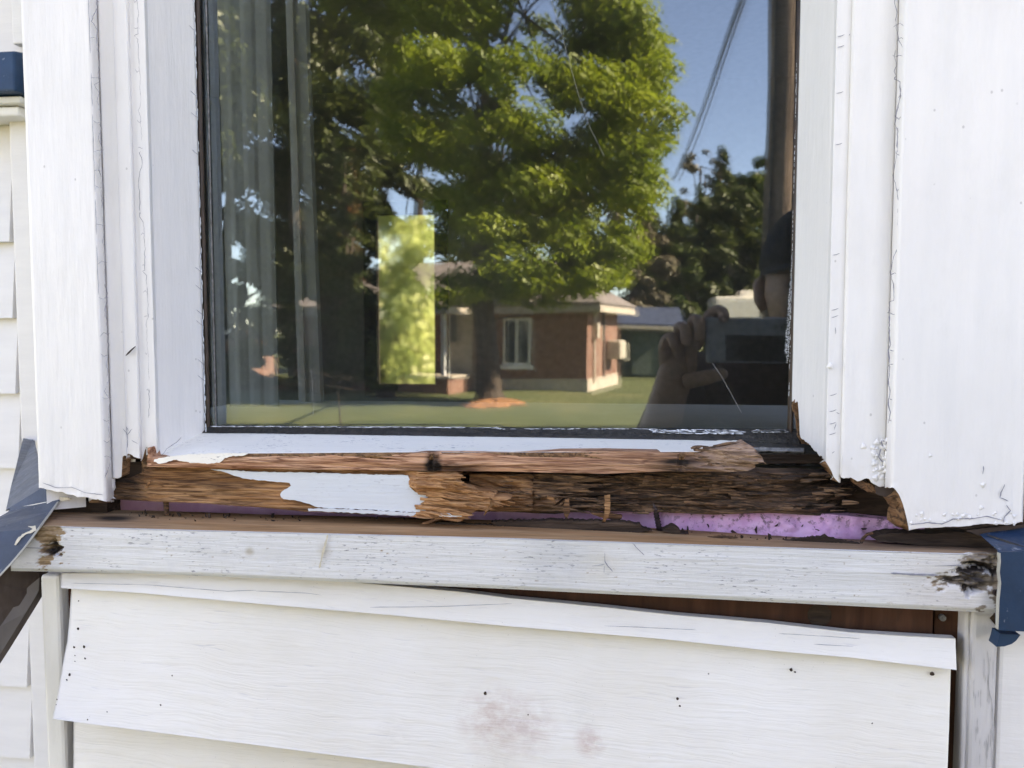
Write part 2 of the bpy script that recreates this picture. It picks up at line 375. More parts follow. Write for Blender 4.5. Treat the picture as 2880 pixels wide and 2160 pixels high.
def leafmat(name, a, b_, trans=.45):
    m = bpy.data.materials.new(name); m.use_nodes = True; t = m.node_tree; t.nodes.clear(); g = G(t)
    o = g.n('ShaderNodeOutputMaterial'); n = g.noise(g.coord(1.1, 1.1, 1.1), 1, 4, .7)
    c = g.mix(g.ramp(n, [(.35, 0), (.65, 1)]), a, b_)
    d = g.n('ShaderNodeBsdfDiffuse'); tr = g.n('ShaderNodeBsdfTranslucent'); g.l(c, d.inputs[0]); g.l(c, tr.inputs[0])
    gl = g.n('ShaderNodeBsdfGlossy'); gl.inputs['Roughness'].default_value = .45; gl.inputs[0].default_value = (.5, .5, .45, 1)
    m1 = g.n('ShaderNodeMixShader'); m1.inputs[0].default_value = trans; g.l(d.outputs[0], m1.inputs[1]); g.l(tr.outputs[0], m1.inputs[2])
    m2 = g.n('ShaderNodeMixShader'); m2.inputs[0].default_value = .05; g.l(m1.outputs[0], m2.inputs[1]); g.l(gl.outputs[0], m2.inputs[2])
    g.l(m2.outputs[0], o.inputs[0]); return m
M['leaf_maple'] = leafmat('maple_leaves', (.115,.175,.016), (.31,.36,.034), .5)
M['leaf_dark'] = leafmat('dark_leaves', (.035,.055,.012), (.07,.085,.018), .3)
M['leaf_conifer'] = leafmat('conifer_needles', (.030,.055,.015), (.075,.095,.020), .2)
M['leaf_mid'] = leafmat('mid_green_leaves', (.055,.09,.015), (.12,.15,.02), .4)
M['leaf_bright'] = leafmat('bright_garden_leaves', (.18,.23,.075), (.27,.32,.13), .5)
M['leaf_bare'] = leafmat('grey_brown_twigs', (.16,.14,.09), (.22,.18,.12), .2)
M['leaf_red'] = leafmat('reddish_needles', (.16,.06,.02), (.10,.08,.02), .3)
M['bark'] = wood('grey_brown_bark', (.035,.026,.02), (.07,.052,.04), (.12,.09,.07), sx=14, sz=5, gap=.3)
def pole_mat():
    m, t, b = new_mat('weathered_pole_wood'); g = G(t)
    n = g.noise(g.coord(60, 60, 2.2), 1, 5, .65); n2 = g.noise(g.coord(5, 5, 1.2), 1, 3)
    c = g.mix(g.ramp(n2, [(.4, 0), (.6, 1)]), g.ramp(n, [(.3, (.11,.075,.06)), (.7, (.34,.24,.18))]), g.ramp(n, [(.3, (.06,.045,.04)), (.7, (.20,.14,.11))]))
    g.l(c, b.inputs['Base Color']); b.inputs['Roughness'].default_value = .9; g.l(g.bump(n, .8, .02), b.inputs['Normal']); return m
M['pole'] = pole_mat()
def brick_mat():
    m, t, b = new_mat('red_brick_wall'); g = G(t)
    c = g.n('ShaderNodeTexCoord'); sp = g.n('ShaderNodeSeparateXYZ'); g.l(c.outputs['Object'], sp.inputs[0])
    cb = g.n('ShaderNodeCombineXYZ'); g.l(g.math('ADD', sp.outputs['X'], sp.outputs['Y']), cb.inputs[0]); g.l(sp.outputs['Z'], cb.inputs[1])
    br = g.n('ShaderNodeTexBrick'); g.l(cb.outputs[0], br.inputs[0]); br.inputs['Scale'].default_value = 1
    br.inputs['Brick Width'].default_value = .22; br.inputs['Row Height'].default_value = .075; br.inputs['Mortar Size'].default_value = .008
    br.inputs['Color1'].default_value = (.24,.10,.066,1); br.inputs['Color2'].default_value = (.175,.07,.048,1); br.inputs['Mortar'].default_value = (.34,.27,.22,1)
    n = g.noise(g.coord(3, 3, 3), 1, 4)
    g.l(g.mix(g.math('MULTIPLY', n, .4), br.outputs[0], (.24,.10,.065)), b.inputs['Base Color']); b.inputs['Roughness'].default_value = .9
    g.l(g.bump(br.outputs[1], -.4, .01), b.inputs['Normal']); return m
M['brick'] = brick_mat()
def lawn_mat():
    m, t, b = new_mat('mown_lawn'); g = G(t)
    n = g.noise(g.coord(.35, .35, .35), 1, 6, .65); n2 = g.noise(g.coord(14, 14, 14), 1, 5, .7)
    c = g.ramp(n, [(.34, (.055,.075,.024)), (.52, (.105,.12,.04)), (.68, (.20,.18,.075))])
    c = g.mix(g.math('MULTIPLY', n2, .5), c, (.05,.075,.018)); g.l(c, b.inputs['Base Color']); b.inputs['Roughness'].default_value = .95
    g.l(g.bump(n2, 1., .05), b.inputs['Normal']); return m
M['lawn'] = lawn_mat()
M['mulch'] = plain('orange_brown_mulch', (.30,.13,.055), .95, var=.5, scale=14, bump=1.)

# ================================================================== SETTING
v, f = [], []
n = 24
for i in range(n + 1):
    for j in range(n + 1): v.append(((i / n - .5) * 900, (j / n - .5) * 900, 0.0))
struct(obj('lawn', v, grid_faces(n + 1, n + 1)[:, ::-1], M['lawn']))

# ---- our house: main walls, roof, and an added, unseen wing block at right to shade the bay
XL = at(85, 700, .56)[0]; XR = 0.43 * S + .02
YF, YM = .56 * S, .95 * S               # bay front, main wall
SL = .69                                # how the bay's angled sides run back
XLm = XL - SL * (YM - YF); XRm = XR + SL * (YM - YF)
house = thing('house', 'white clapboard house with an angled bay window, its front in shade', 'house', (0, YM, 0))
ZT = 3.1
mb = MB(); mb.box(-4.6, XLm, YM, YM + .16, 0, ZT); mb.build('wall', M['paint_wall'], house)
mb = MB(); mb.box(XRm, 4.2, YM, YM + .16, 0, ZT); mb.build('wall', M['paint_wall'], house)
mb = MB(); mb.box(XLm, XRm, YM, YM + .16, 2.55, ZT); mb.build('wall', M['paint_wall'], house)
def facet(x0, y0, x1, y1, z0, z1, th, name, mat):
    d = Vector((x1 - x0, y1 - y0)); nn = Vector((-d.y, d.x)).normalized() * th
    if nn.y < 0: nn = -nn
    mb = MB(); mb.hexa([(x0,y0,z0),(x1,y1,z0),(x1+nn.x,y1+nn.y,z0),(x0+nn.x,y0+nn.y,z0),(x0,y0,z1),(x1,y1,z1),(x1+nn.x,y1+nn.y,z1),(x0+nn.x,y0+nn.y,z1)])
    return mb.build(name, mat, house)
zs = H - .17 * S
for (xa0, xb0) in ((XL + .002, XLm), (XR - .002, XRm)):
    lx = lambda t: (xa0 + (xb0 - xa0) * t, YF + .006 + (YM - .008 - YF) * t)
    facet(*lx(0), *lx(.2), zs + .04, 2.55, .03, 'side_casing', M['paint'])
    facet(*lx(.85), *lx(1), zs + .04, 2.55, .03, 'side_casing', M['paint'])
    facet(*lx(.2), *lx(.85), zs + .04, zs + .12, .03, 'side_rail', M['paint'])
    facet(*lx(.21), *lx(.84), zs + .12, 2.5, .004, 'side_pane', M['glass_clear'])
facet(at(126,1900,.556)[0], .556 * S, XLm + .03, YM - .002, 0, zs - .02, .03, 'side_wall', M['paint_wall'])
facet(XR + .03, YF + .012, XRm + .04, YM - .002, 0, zs - .02, .03, 'side_wall', M['paint_wall'])
mb = MB(); mb.box(-5.2, 4.2, YM - .55, YM + .2, ZT, ZT + .14); mb.build('eave', M['white_plain'], house)
mb = MB(); mb.add([(-5.2,YM-.6,ZT+.13),(4.2,YM-.6,ZT+.13),(4.2,YM+3.2,ZT+2.0),(-5.2,YM+3.2,ZT+2.0)], [(0,1,2,3)]); mb.build('roof', M['shingle_dark'], house, solid=.08)
mb = MB(); mb.box(XL - .03, XR + .03, YF - .02, YM, 2.45, 2.62); mb.build('bay_head', M['paint'], house)
mb = MB(); mb.box(4.22, 10.5, -2.9, YM + 3.3, 0, 6.1); mb.build('shade_block_wall', M['paint_wall'], house)
mb = MB(); mb.add([(3.85,-3.2,6.05),(7.4,-3.2,8.0),(10.9,-3.2,6.05),(3.85,YM+3.6,6.05),(7.4,YM+3.6,8.0),(10.9,YM+3.6,6.05)], [(0,1,4,3),(1,2,5,4),(0,2,1),(3,4,5)]); mb.build('shade_block_roof', M['shingle_dark'], house, solid=.06)

# siding courses of the main wall left of the bay
E = .1075
zb = at(20, 895, .945)[2]
for k in range(-14, 16):
    z0 = zb + k * E
    if z0 < .05 or z0 > 2.9: continue
    mb = MB(); x0, x1 = -2.4, at(33, 700, .94)[0]
    if abs(z0 - at(20, 300, .94)[2]) < 0: continue
    mb.hexa([(x0,YM-.016,z0),(x1,YM-.016,z0),(x1,YM-.001,z0),(x0,YM-.001,z0),(x0,YM-.004,z0+E*1.03),(x1,YM-.004,z0+E*1.03),(x1,YM-.001,z0+E*1.03),(x0,YM-.001,z0+E*1.03)])
    if z0 + E < at(20, 300, .94)[2] : mb.build('siding_board', M['paint_wall'], house)
xa = at(33, 700, .93)[0]
mb = MB(); mb.box(xa, XLm + .03, YM - .020, YM - .002, .05, at(40, 285, .93)[2]); mb.build('corner_trim', M['paint_wall'], house, bevel=.003)
# the neighbouring window's ledge, blue sill and grey casing at the top left
nw = thing('side_window', 'grey casing of the neighbouring window with a chipped blue sill at upper left', 'window', (at(20, 200, .93)[0], YM, 1.9))
zt, zl, zg = at(20, 158, .9)[2], at(20, 268, .9)[2], at(20, 292, .9)[2]
xe = at(66, 200, .9)[0]
mb = MB(); mb.box(-1.7, xe + .03, YM - .03, YM - .004, zt - .01, 2.5); mb.build('casing', M['paint_wall'], nw)
mb = MB(); mb.box(at(31, 60, .91)[0], xe + .03, YM - .045, YM - .031, zt + .02, 2.5); mb.build('casing_strip', M['paint_wall'], nw, bevel=.002)
mb = MB(); mb.hexa([(-1.7,YM-.075,zl),(xe,YM-.075,zl),(xe,YM-.03,zl),(-1.7,YM-.03,zl),(-1.7,YM-.065,zt-.006),(xe-.006,YM-.065,zt+.004),(xe,YM-.03,zt+.01),(-1.7,YM-.03,zt)]); mb.build('blue_sill', M['blue'], nw, bevel=.003)
mb = MB(); mb.box(-1.7, xe - .004, YM - .06, YM - .004, zg, zl - .002); mb.build('ledge', M['paint_cream'], nw, bevel=.002)
mb = MB(); mb.box(-1.7, at(42, 310, .9)[0], YM - .05, YM - .004, at(20, 322, .9)[2], zg - .001); mb.build('ledge_block', M['paint'], nw, bevel=.003)

# ---- room behind the glass
room = thing('room', 'dim room seen through the window glass', 'room', (0, 2.5, .6))
YB = 4.4
fw = [at(1055, 600, YB / S), at(1230, 600, YB / S), at(1055, 1085, YB / S)]
wx0, wx1, wz1, wz0 = fw[0][0], fw[1][0], fw[0][2], fw[2][2]
X0, X1, Z0, Z1 = -3.0, 2.6, .55, 2.9
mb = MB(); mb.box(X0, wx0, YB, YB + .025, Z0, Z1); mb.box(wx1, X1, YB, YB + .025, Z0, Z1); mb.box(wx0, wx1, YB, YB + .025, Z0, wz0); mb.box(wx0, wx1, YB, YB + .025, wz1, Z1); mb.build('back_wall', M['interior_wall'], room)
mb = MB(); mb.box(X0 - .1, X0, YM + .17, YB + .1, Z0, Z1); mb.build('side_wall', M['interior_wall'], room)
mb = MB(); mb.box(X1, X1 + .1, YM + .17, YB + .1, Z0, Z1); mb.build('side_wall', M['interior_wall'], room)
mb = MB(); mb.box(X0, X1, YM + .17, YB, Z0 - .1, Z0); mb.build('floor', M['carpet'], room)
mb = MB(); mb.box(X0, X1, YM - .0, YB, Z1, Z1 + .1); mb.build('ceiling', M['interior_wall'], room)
mb = MB(); t_ = .035
for (a0_, a1_, b0_, b1_) in ((wx0 - .06, wx0 + .012, wz0 - .06, wz1 + .06), (wx1 - .012, wx1 + .06, wz0 - .06, wz1 + .06), (wx0 + .013, wx1 - .013, wz1 - .012, wz1 + .06), (wx0 + .013, wx1 - .013, wz0 - .06, wz0 + .012)):
    mb.box(a0_, a1_, YB - .03, YB - .002, b0_, b1_)
mb.box(wx0 + .001, wx0 + .011, YB - .001, YB + .027, wz0, wz1); mb.box(wx1 - .011, wx1 - .001, YB - .001, YB + .027, wz0, wz1); mb.box(wx0 + .012, wx1 - .012, YB - .001, YB + .027, wz0 + .001, wz0 + .011); mb.box(wx0 + .012, wx1 - .012, YB - .001, YB + .027, wz1 - .011, wz1 - .001)
bw = thing('back_window', 'bright green-lit window in the far wall of the room', 'window', ((wx0+wx1)/2, YB, wz0)); mb.build('frame', plain('dark_inner_frame', (.02,.018,.015), .9, spec=0), bw)
mb = MB(); mb.box(wx0 + .012, wx1 - .012, YB + .012, YB + .016, wz0 + .012, wz1 - .012); mb.build('pane', M['glass_rippled'], bw)
# inner sill and panelling below it
zi = at(1440, 1208, .64)[2]
mb = MB(); mb.box(XL + .02, XR - .02, .645 * S, .885 * S, zi - .03, zi); tag(mb.build('inner_sill', M['interior_sill'], bevel=.004), 'wide grey inner sill behind the lower edge of the glass', 'sill')
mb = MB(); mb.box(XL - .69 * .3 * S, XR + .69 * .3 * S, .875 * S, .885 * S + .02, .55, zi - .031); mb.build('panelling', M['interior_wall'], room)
# curtain and inner post
def curtain(name, pxt, pxb, Y, amp, per, label, cat, seed, mat='curtain'):
    nU, nV = 90, 30; vs = []
    for i in range(nU):
        s_ = i / (nU - 1)
        for j in range(nV):
            t_ = j / (nV - 1)
            py = -350 + t_ * 1552; k = (py + 0) / 1200
            a = pxt[0] + (pxb[0] - pxt[0]) * k; b_ = pxt[1] + (pxb[1] - pxt[1]) * k
            yy = Y + amp * (math.sin(s_ * per * 6.283 + .4 * math.sin(t_ * 2 + seed)) + .25 * math.sin(s_ * per * 15.1 + seed)) 
            vs.append(at(a + (b_ - a) * s_, py, yy))
    return tag(obj(name, vs, grid_faces(nU, nV), M[mat], smooth=True, solid=.002), label, cat)
curtain('curtain', (612, 762), (650, 786), .80, .0005, 3, 'grey pleated curtain hanging inside at the left of the glass', 'curtain', 1)
cp = prism([(793,-300),(846,-300),(905,1203),(842,1203)], .86, .012, 'inner_post', M['curtain']); tag(cp, 'pale leaning post inside the window right of the curtain', 'post')
cp2 = prism([(805,-300),(812,-300),(862,1203),(852,1203)], .857, .003, 'groove', M['interior_wall'], cp)
th_ = prism([(1982,672),(2048,672),(2046,735),(1982,735)], (YB - .034) / S, .03, 'thermostat', M['plant_pot']); tag(th_, 'small pale box on the wall inside, right of the trees', 'thermostat')

# ================================================================== THE WINDOW
win = thing('window', 'large fixed window with cracked white casing reflecting a maple tree and brick house', 'window', (at(1400, 1215, .6)[0], YF, at(1400, 1215, .6)[2]))
ZTOP = 2.45
def sweep(name, cols, bot, mats, parent, solid, nz=120, wav=.0004, step=None, fray=0., seed=1, dense=1.):
    """cols: (px at v=700, depth) along the section; bot: table px -> v of the lower end"""
    X = [at(p, 700, d)[0] for p, d in cols]; Y = [d * S for p, d in cols]
    # resample the section finely
    L = np.concatenate([[0], np.cumsum(np.hypot(np.diff(X), np.diff(Y)))]); nU = max(6, int(L[-1] / (.0016 / dense)))
    s_ = np.linspace(0, L[-1], nU); s_ = np.unique(np.concatenate([s_, L])); nU = len(s_)
    xs = np.interp(s_, L, X); ys = np.interp(s_, L, Y); pp = np.interp(s_, L, [p for p, d in cols]); dd = np.interp(s_, L, [d for p, d in cols])
    b = interp(bot)
    vs = []; 
    tz = np.linspace(0, 1, nz) ** 1.6
    for i in range(nU):
        # lower end: find v for this column (the column drifts sideways with v, so look it up twice)
        px = pp[i]
        for _ in range(3):
            vv = float(b(px)); 
            # px where this vertical line meets v
            zz = at(px, vv, dd[i])[2]
            p0 = at(px, vv, dd[i])[0]; px += (xs[i] - p0) / (dd[i] * S) * FPX
        z0 = at(px, float(b(px)), dd[i])[2] + fray * (vn(s_[i] * 700, 3.3, seed) - .5) * .0022 + fray * (vn(s_[i] * 210, 1.3, seed + 5) - .5) * .005
        z = z0 + (ZTOP - z0) * tz
        w_ = (fbm(np.full(nz, s_[i]) * 60, z * 14, seed) - .5) * wav * 2 + (fbm(np.full(nz, s_[i]) * 250, z * 60, seed + 9) - .5) * wav
        chew = np.exp(-(z - z0) / .016) * (fbm(np.full(nz, s_[i]) * 260, z * 260, seed + 4) - .42) * .002 * (1 if fray else 0)
        for k in range(nz): vs.append((xs[i], ys[i] - w_[k] - chew[k], z[k]))
    return obj(name, vs, grid_faces(nU, nz), mats, parent, smooth=True, solid=solid)
PW = [M['paint'], M['wood_edge']]
# left side, outside to inside
sweep('casing_board', [(85,.572),(86,.5605),(90,.560),(268,.560),(276,.5612),(282,.564),(293,.5715),(299,.576)], [(90,1362),(112,1372),(200,1392),(300,1411),(310,1411)], PW, win, .016, fray=.45, seed=3)
sweep('casing_moulding', [(296,.5725),(300,.572),(376,.572),(380,.5735),(385,.578)], [(297,1352),(330,1350),(345,1340),(347,1285),(360,1280),(390,1290),(402,1290),(412,1262),(440,1255)], PW, win, .012, fray=.8, seed=5)
sweep('stop_bead', [(380,.5758),(384,.5755),(425,.5755),(431,.579),(437,.584)], [(381,1300),(400,1296),(410,1258),(420,1262),(440,1275),(446,1290)], PW, win, .010, fray=.6, seed=7)
sweep('jamb', [(431,.5803),(436,.582),(558,.6235),(564,.626)], [(420,1296),(450,1290),(500,1260),(575,1218)], PW, win, .010, seed=9)
# right side
sweep('jamb', [(2236,.626),(2242,.6235),(2328,.582),(2333,.5803)], [(2215,1140),(2228,1132),(2244,1130),(2250,1232),(2270,1246),(2300,1276),(2335,1300),(2350,1330)], PW, win, .009, fray=.6, seed=11)
sweep('stop_bead', [(2326,.584),(2333,.579),(2337,.5755),(2376,.5755),(2381,.5758)], [(2320,1292),(2335,1316),(2345,1345),(2356,1358),(2366,1356),(2374,1332),(2390,1335)], PW, win, .010, fray=.6, seed=13)
sweep('casing_moulding', [(2376,.578),(2381,.5735),(2385,.572),(2498,.572),(2507,.5725)], [(2365,1338),(2392,1344),(2410,1354),(2440,1342),(2462,1362),(2490,1366),(2530,1380)], PW, win, .012, fray=.9, seed=15)
sweep('casing_board', [(2503,.576),(2510,.5715),(2519,.564),(2525,.5612),(2534,.560),(2905,.560),(2908,.572)], [(2490,1372),(2512,1372),(2526,1388),(2540,1420),(2550,1450),(2553,1492),(2560,1489),(2700,1480),(2790,1473),(2830,1476),(2880,1469),(2950,1464)], PW, win, .016, fray=.25, seed=17)
sweep('frame_side', [(545,.6255),(552,.6255),(566,.6275)], [(545,1220),(600,1220)], M['gasket'], win, .004, nz=40)
sweep('glazing_bead', [(566,.6285),(570,.6275),(578,.629),(580,.631)], [(545,1215),(600,1215)], M['gasket2'], win, .003, nz=160, wav=.0012, seed=22)
sweep('glazing_line', [(593,.6305),(597,.6305)], [(545,1205),(620,1205)], M['metal_grimy'], win, .001, nz=40)
sweep('glazing_bead', [(2225,.631),(2232,.6285),(2238,.6275)], [(2190,1230),(2260,1230)], M['gasket2'], win, .003, nz=160, wav=.0012, seed=23)
# glass
xg0, xg1 = at(552, 700, .632)[0], at(2245, 700, .632)[0]; zg0 = at(1400, 1240, .632)[2]
mb = MB(); mb.add([(xg0,YG,zg0),(xg1,YG,zg0),(xg1,YG,ZTOP),(xg0,YG,ZTOP)], [(0,1,2,3)]); mb.build('outer_pane', M['glass_out'], win)
mb = MB(); e_ = .0024 * (xg1 - xg0)
mb.add([(xg0,YG+.012+e_,zg0),(xg1,YG+.012,zg0),(xg1,YG+.0135,ZTOP),(xg0,YG+.0135+e_,ZTOP)], [(0,1,2,3)]); mb.build('inner_pane', M['glass_in'], win)
# bottom seal, a dark grimy strip under the glass
def strip(name, top, bot_, Yt, Yb, mats, parent, nU=300, nV=10, wav=.0008, seed=1, px=(0,1), attrs=None, solid=.004, sx=40, sz=600):
    T, B = interp(top), interp(bot_); vs = []
    for p in np.linspace(px[0], px[1], nU):
        for t in np.linspace(0, 1, nV):
            y = Yt + (Yb - Yt) * t; q = at(p, float(T(p) + (B(p) - T(p)) * t), y)
            d = (float(fbm(q[0] * sx, q[2] * sz, seed)) - .5) * 2 * wav
            vs.append((q[0], q[1] - d, q[2] + d * .3))
    return obj(name, vs, grid_faces(nU, nV)[:, ::-1], mats, parent, smooth=True, solid=solid)
strip('bottom_seal', [(560,1196),(1440,1203),(2245,1206)], [(560,1221),(1440,1228),(2090,1240),(2260,1252)], .630, .621, M['black_seal'], win, wav=.0011, seed=31, px=(560, 2250), sx=120)
# paint smears left on the glass edge and flecks on the right edge
def flecks(name, gen, mat, parent, seed, Y=.6296):
    rr = random.Random(seed); mb = MB()
    for (px, py, a, b_, rot) in gen(rr):
        k = rr.randint(5, 7); pts = []
        for i in range(k):
            th = 6.283 * i / k; q = rr.uniform(.6, 1.2)
            x, y = math.cos(th) * a * q, math.sin(th) * b_ * q
            pts.append(at(px + x * math.cos(rot) - y * math.sin(rot), py + x * math.sin(rot) + y * math.cos(rot), Y))
        mb.add(pts + [(p[0], p[1] + .0006, p[2]) for p in pts], [tuple(range(k))[::-1]] + [tuple(k + i for i in range(k))] + [(i, (i+1) % k, k + (i+1) % k, k + i) for i in range(k)])
    o = mb.build(name, mat, parent); o['kind'] = 'stuff'; return o
def g1(rr):
    for _ in range(430):
        t = rr.random(); py = 690 + 330 * t; wv_ = 2 + 13 * max(0, (t - .15)) ** .7 * (1 if t < .93 else .4)
        yield (2232 - 14 * t - rr.uniform(0, wv_), py, rr.uniform(.6, 2.2), rr.uniform(.5, 1.5), rr.uniform(0, 3))
    for _ in range(200):
        py = rr.uniform(-20, 1120); yield (2248 - 26 * py / 1080 - rr.uniform(0, 2.5), py, rr.uniform(.8, 2), rr.uniform(3, 9), 0)
flecks('paint_flecks', g1, M['flake'], win, 3)
def g2(rr):
    for _ in range(160):
        px = rr.uniform(600, 1400); yield (px, 1199 + (px - 600) * .0045 + rr.uniform(-1.2, 1.2), rr.uniform(4, 16), rr.uniform(.5, 1.0), 0)
    for _ in range(60):
        px = rr.uniform(1400, 1830); yield (px, 1206 + rr.uniform(-1, 1), rr.uniform(3, 10), rr.uniform(.4, .8), 0)
    for _ in range(130):
        px = rr.uniform(1835, 2085); yield (px, 1211 + (px - 1835) * .012 + rr.uniform(-4, 7), rr.uniform(5, 20), rr.uniform(.6, 2.0), rr.uniform(-.06, .12))
    for _ in range(60):
        px = rr.uniform(2115, 2212); yield (px, 1213 + rr.uniform(-3, 3), rr.uniform(4, 12), rr.uniform(1, 2.2), 0)
    for _ in range(120):
        py = rr.uniform(-20, 1215); yield (547 + 29 * py / 1080 + rr.uniform(-3, .5), py, rr.uniform(.6, 1.2), rr.uniform(4, 14), -.027)
flecks('paint_smears', g2, M['flake'], win, 4, .6235)
# cracks in the paint: ribbons a hair proud of the coat
def ribbon(mb, pts, w_, Y):
    P = [Vector(at(p[0], p[1], Y)) for p in pts]; vs = []; fs = []
    for i, p in enumerate(P):
        d = (P[min(i+1, len(P)-1)] - P[max(i-1, 0)]); d.y = 0; d.normalize(); nn = Vector((-d.z, 0, d.x))
        ww = w_ * (.45 + .8 * vn(i * .7, p.x * 37, 3)) * (0.25 if i in (0, len(P)-1) else 1)
        vs += [tuple(p + nn * ww), tuple(p - nn * ww)]
    for i in range(len(P)-1): fs.append((2*i, 2*i+2, 2*i+3, 2*i+1))
    mb.add(vs, fs)
def wander(pts, step, amp, rr):
    o = []; off = 0
    for (a, b_) in zip(pts, pts[1:]):
        L = math.hypot(b_[0]-a[0], b_[1]-a[1]); k = max(2, int(L/step))
        for i in range(k):
            t = i/k; off = off * .6 + rr.uniform(-amp, amp); o.append((a[0]+(b_[0]-a[0])*t + off, a[1]+(b_[1]-a[1])*t + rr.uniform(-amp, amp)*.4))
    o.append(pts[-1]); return o
rr = random.Random(11)
def crack_set(name, main, joint, Y, seed, w_=.00035, every=70, Yj=None):
    rr = random.Random(seed); mb = MB(); line = wander(main, 7, 1.6, rr); i0 = 0
    while i0 < len(line) - 4:
        k = rr.randint(6, 30); ribbon(mb, line[i0:i0 + k + 1], w_ * rr.uniform(.45, 1.25), Y); i0 += k + (rr.randint(1, 4) if rr.random() < .12 else 0)
    mi = interp([(b_, a) for a, b_ in main])
    y = main[0][1] + 20
    while y < main[-1][1] - 20:
        x0 = float(mi(y)); x1 = joint(y); 
        ribbon(mb, wander([(x0, y), ((x0+x1)/2, y + rr.uniform(-8, 8)), (x1, y + rr.uniform(-6, 6))], 6, 1.0, rr), w_ * .7, Y)
        if rr.random() < .6: ribbon(mb, wander([(x0, y), (x0 + (x0 - x1) * .3, y + rr.uniform(-9, 9))], 4, .6, rr), w_ * .5, Y)
        y += every * rr.uniform(.5, 1.5)
    return mb.build(name, M['crack'], win)
c1 = [(271,-20),(274,20),(262,45),(258,60),(276,85),(271,130),(278,150),(279,190),(276,212),(280,230),(266,238),(279,262),(271,284),(279,300),(281,350),(286,362),(277,384),(288,420),(280,445),(281,485),(289,500),(288,600),(291,660),(286,680),(295,700),(298,720),(292,775),(300,825),(297,880),(303,940),(306,970),(302,1010),(304,1070),(293,1100),(308,1120),(306,1180),(310,1240),(311,1290),(303,1320),(295,1345)]
crack_set('paint_crack', c1, lambda y: 249 + y * .034, .5594, 1, every=85)
mbj = MB(); 
for a, b_ in ((-20,150),(205,300),(320,540),(560,660),(690,830)): ribbon(mbj, wander([(249+a*.034,a),(249+b_*.034,b_)], 9, .5, rr), .00028, .5594)
mbj.build('paint_crack', M['crack'], win)
c2 = [(381,-20),(388,30),(389,95),(376,100),(386,110),(391,190),(395,300),(389,310),(398,330),(399,420),(390,430),(400,450),(398,470),(391,485),(393,560),(394,610),(404,625),(407,700),(409,760),(403,762),(413,775),(414,850),(416,890),(412,900),(415,1000),(418,1030),(417,1070),(420,1130),(416,1190)]
crack_set('paint_crack', c2, lambda y: 374 + y * .034, .5750, 2, w_=.00024, every=110)
c3 = [(2519,-20),(2517,15),(2522,35),(2518,55),(2520,80),(2528,115),(2538,133)]
c3b = [(2519,140),(2517,160),(2521,185),(2516,200),(2519,215),(2514,222),(2530,230),(2531,260),(2524,310),(2516,350),(2524,362),(2525,410),(2516,470),(2513,500),(2522,530),(2528,560),(2525,690),(2508,735),(2503,765),(2511,800),(2512,845),(2501,850),(2501,900),(2500,950),(2505,968),(2500,985),(2503,1040),(2498,1070),(2503,1100),(2497,1140),(2503,1160),(2499,1215)]
crack_set('paint_crack', c3, lambda y: 2545 - y * .02, .5626, 3, every=60)
crack_set('paint_crack', c3b, lambda y: 2544 - y * .022, .5626, 4, w_=.0004, every=75)
mb = MB()
for pts in ([(2478,1238),(2482,1252),(2494,1268),(2510,1264)], [(2494,1240),(2492,1250)], [(2480,1240),(2490,1241)], [(2478,1262),(2470,1285),(2484,1300)], [(2498,1270),(2506,1296)]): ribbon(mb, wander(pts, 5, .8, rr), .0005, .5710)
for pts in ([(2826,1362),(2816,1385),(2812,1400)], [(2812,1400),(2825,1404),(2836,1410)], [(2560,1476),(2610,1470),(2650,1474),(2680,1460),(2740,1458),(2775,1452),(2815,1462)], [(2830,1420),(2842,1436),(2826,1452),(2822,1470)], [(2765,1310),(2764,1334)]): ribbon(mb, wander(pts, 6, 1, rr), .0004, .5592)
for y in (100, 130, 260, 405, 715, 870, 890, 1110, 1155, 1190, 1220): 
    xx = 2380 - y * .022; ribbon(mb, wander([(xx-22, y+3),(xx-12,y+1),(xx-2, y-3)], 5, .7, rr), .00028, .5747)
for pts in ([(2364,-20),(2397,0),(2390,95),(2388,100)], [(2352,885),(2350,920),(2350,940)], [(2350,1170),(2352,1190),(2346,1210)], [(2358,1145),(2352,1160),(2362,1164)], [(2347,1270),(2340,1275)]): ribbon(mb, wander(pts[-2:], 6, .7, rr), .00025, .5747)
mb.build('paint_crack', M['crack'], win)
mb = MB()
for y in (80, 265, 325, 430, 760, 810, 880, 910, 1020, 1065):
    xx = 553 + y * .027; ribbon(mb, wander([(xx-26, y-10),(xx-12, y+2),(xx-3, y+8)], 6, .8, rr), .00022, .6195)
mb.build('paint_crack', M['crack'], win)
mb = MB()
for pts in ([(120,1358),(160,1372),(200,1370),(240,1386),(290,1392)], [(345,1205),(358,1222),(372,1206)], [(355,1200),(362,1212)], [(370,1238),(388,1248)], [(357,1200),(358,1260)], [(440,1300),(470,1262),(495,1245),(510,1228)]): ribbon(mb, wander(pts, 6, 1, rr), .0003, .5590 if pts[0][1] > 1290 and pts[0][0] < 400 else (.5712 if pts[0][0] < 400 else .578))
mb.build('paint_crack', M['crack'], win)
# small dark twig stuck to the left casing
mb = MB(); mb.tube([at(354,1000,.5705), at(362,992,.5700), at(370,984,.5700), at(381,974,.5706)], [.0003,.0008,.0007,.0003], 6)
tag(mb.build('twig', M['wood_dark']), 'tiny dark sliver stuck to the left white casing', 'twig')
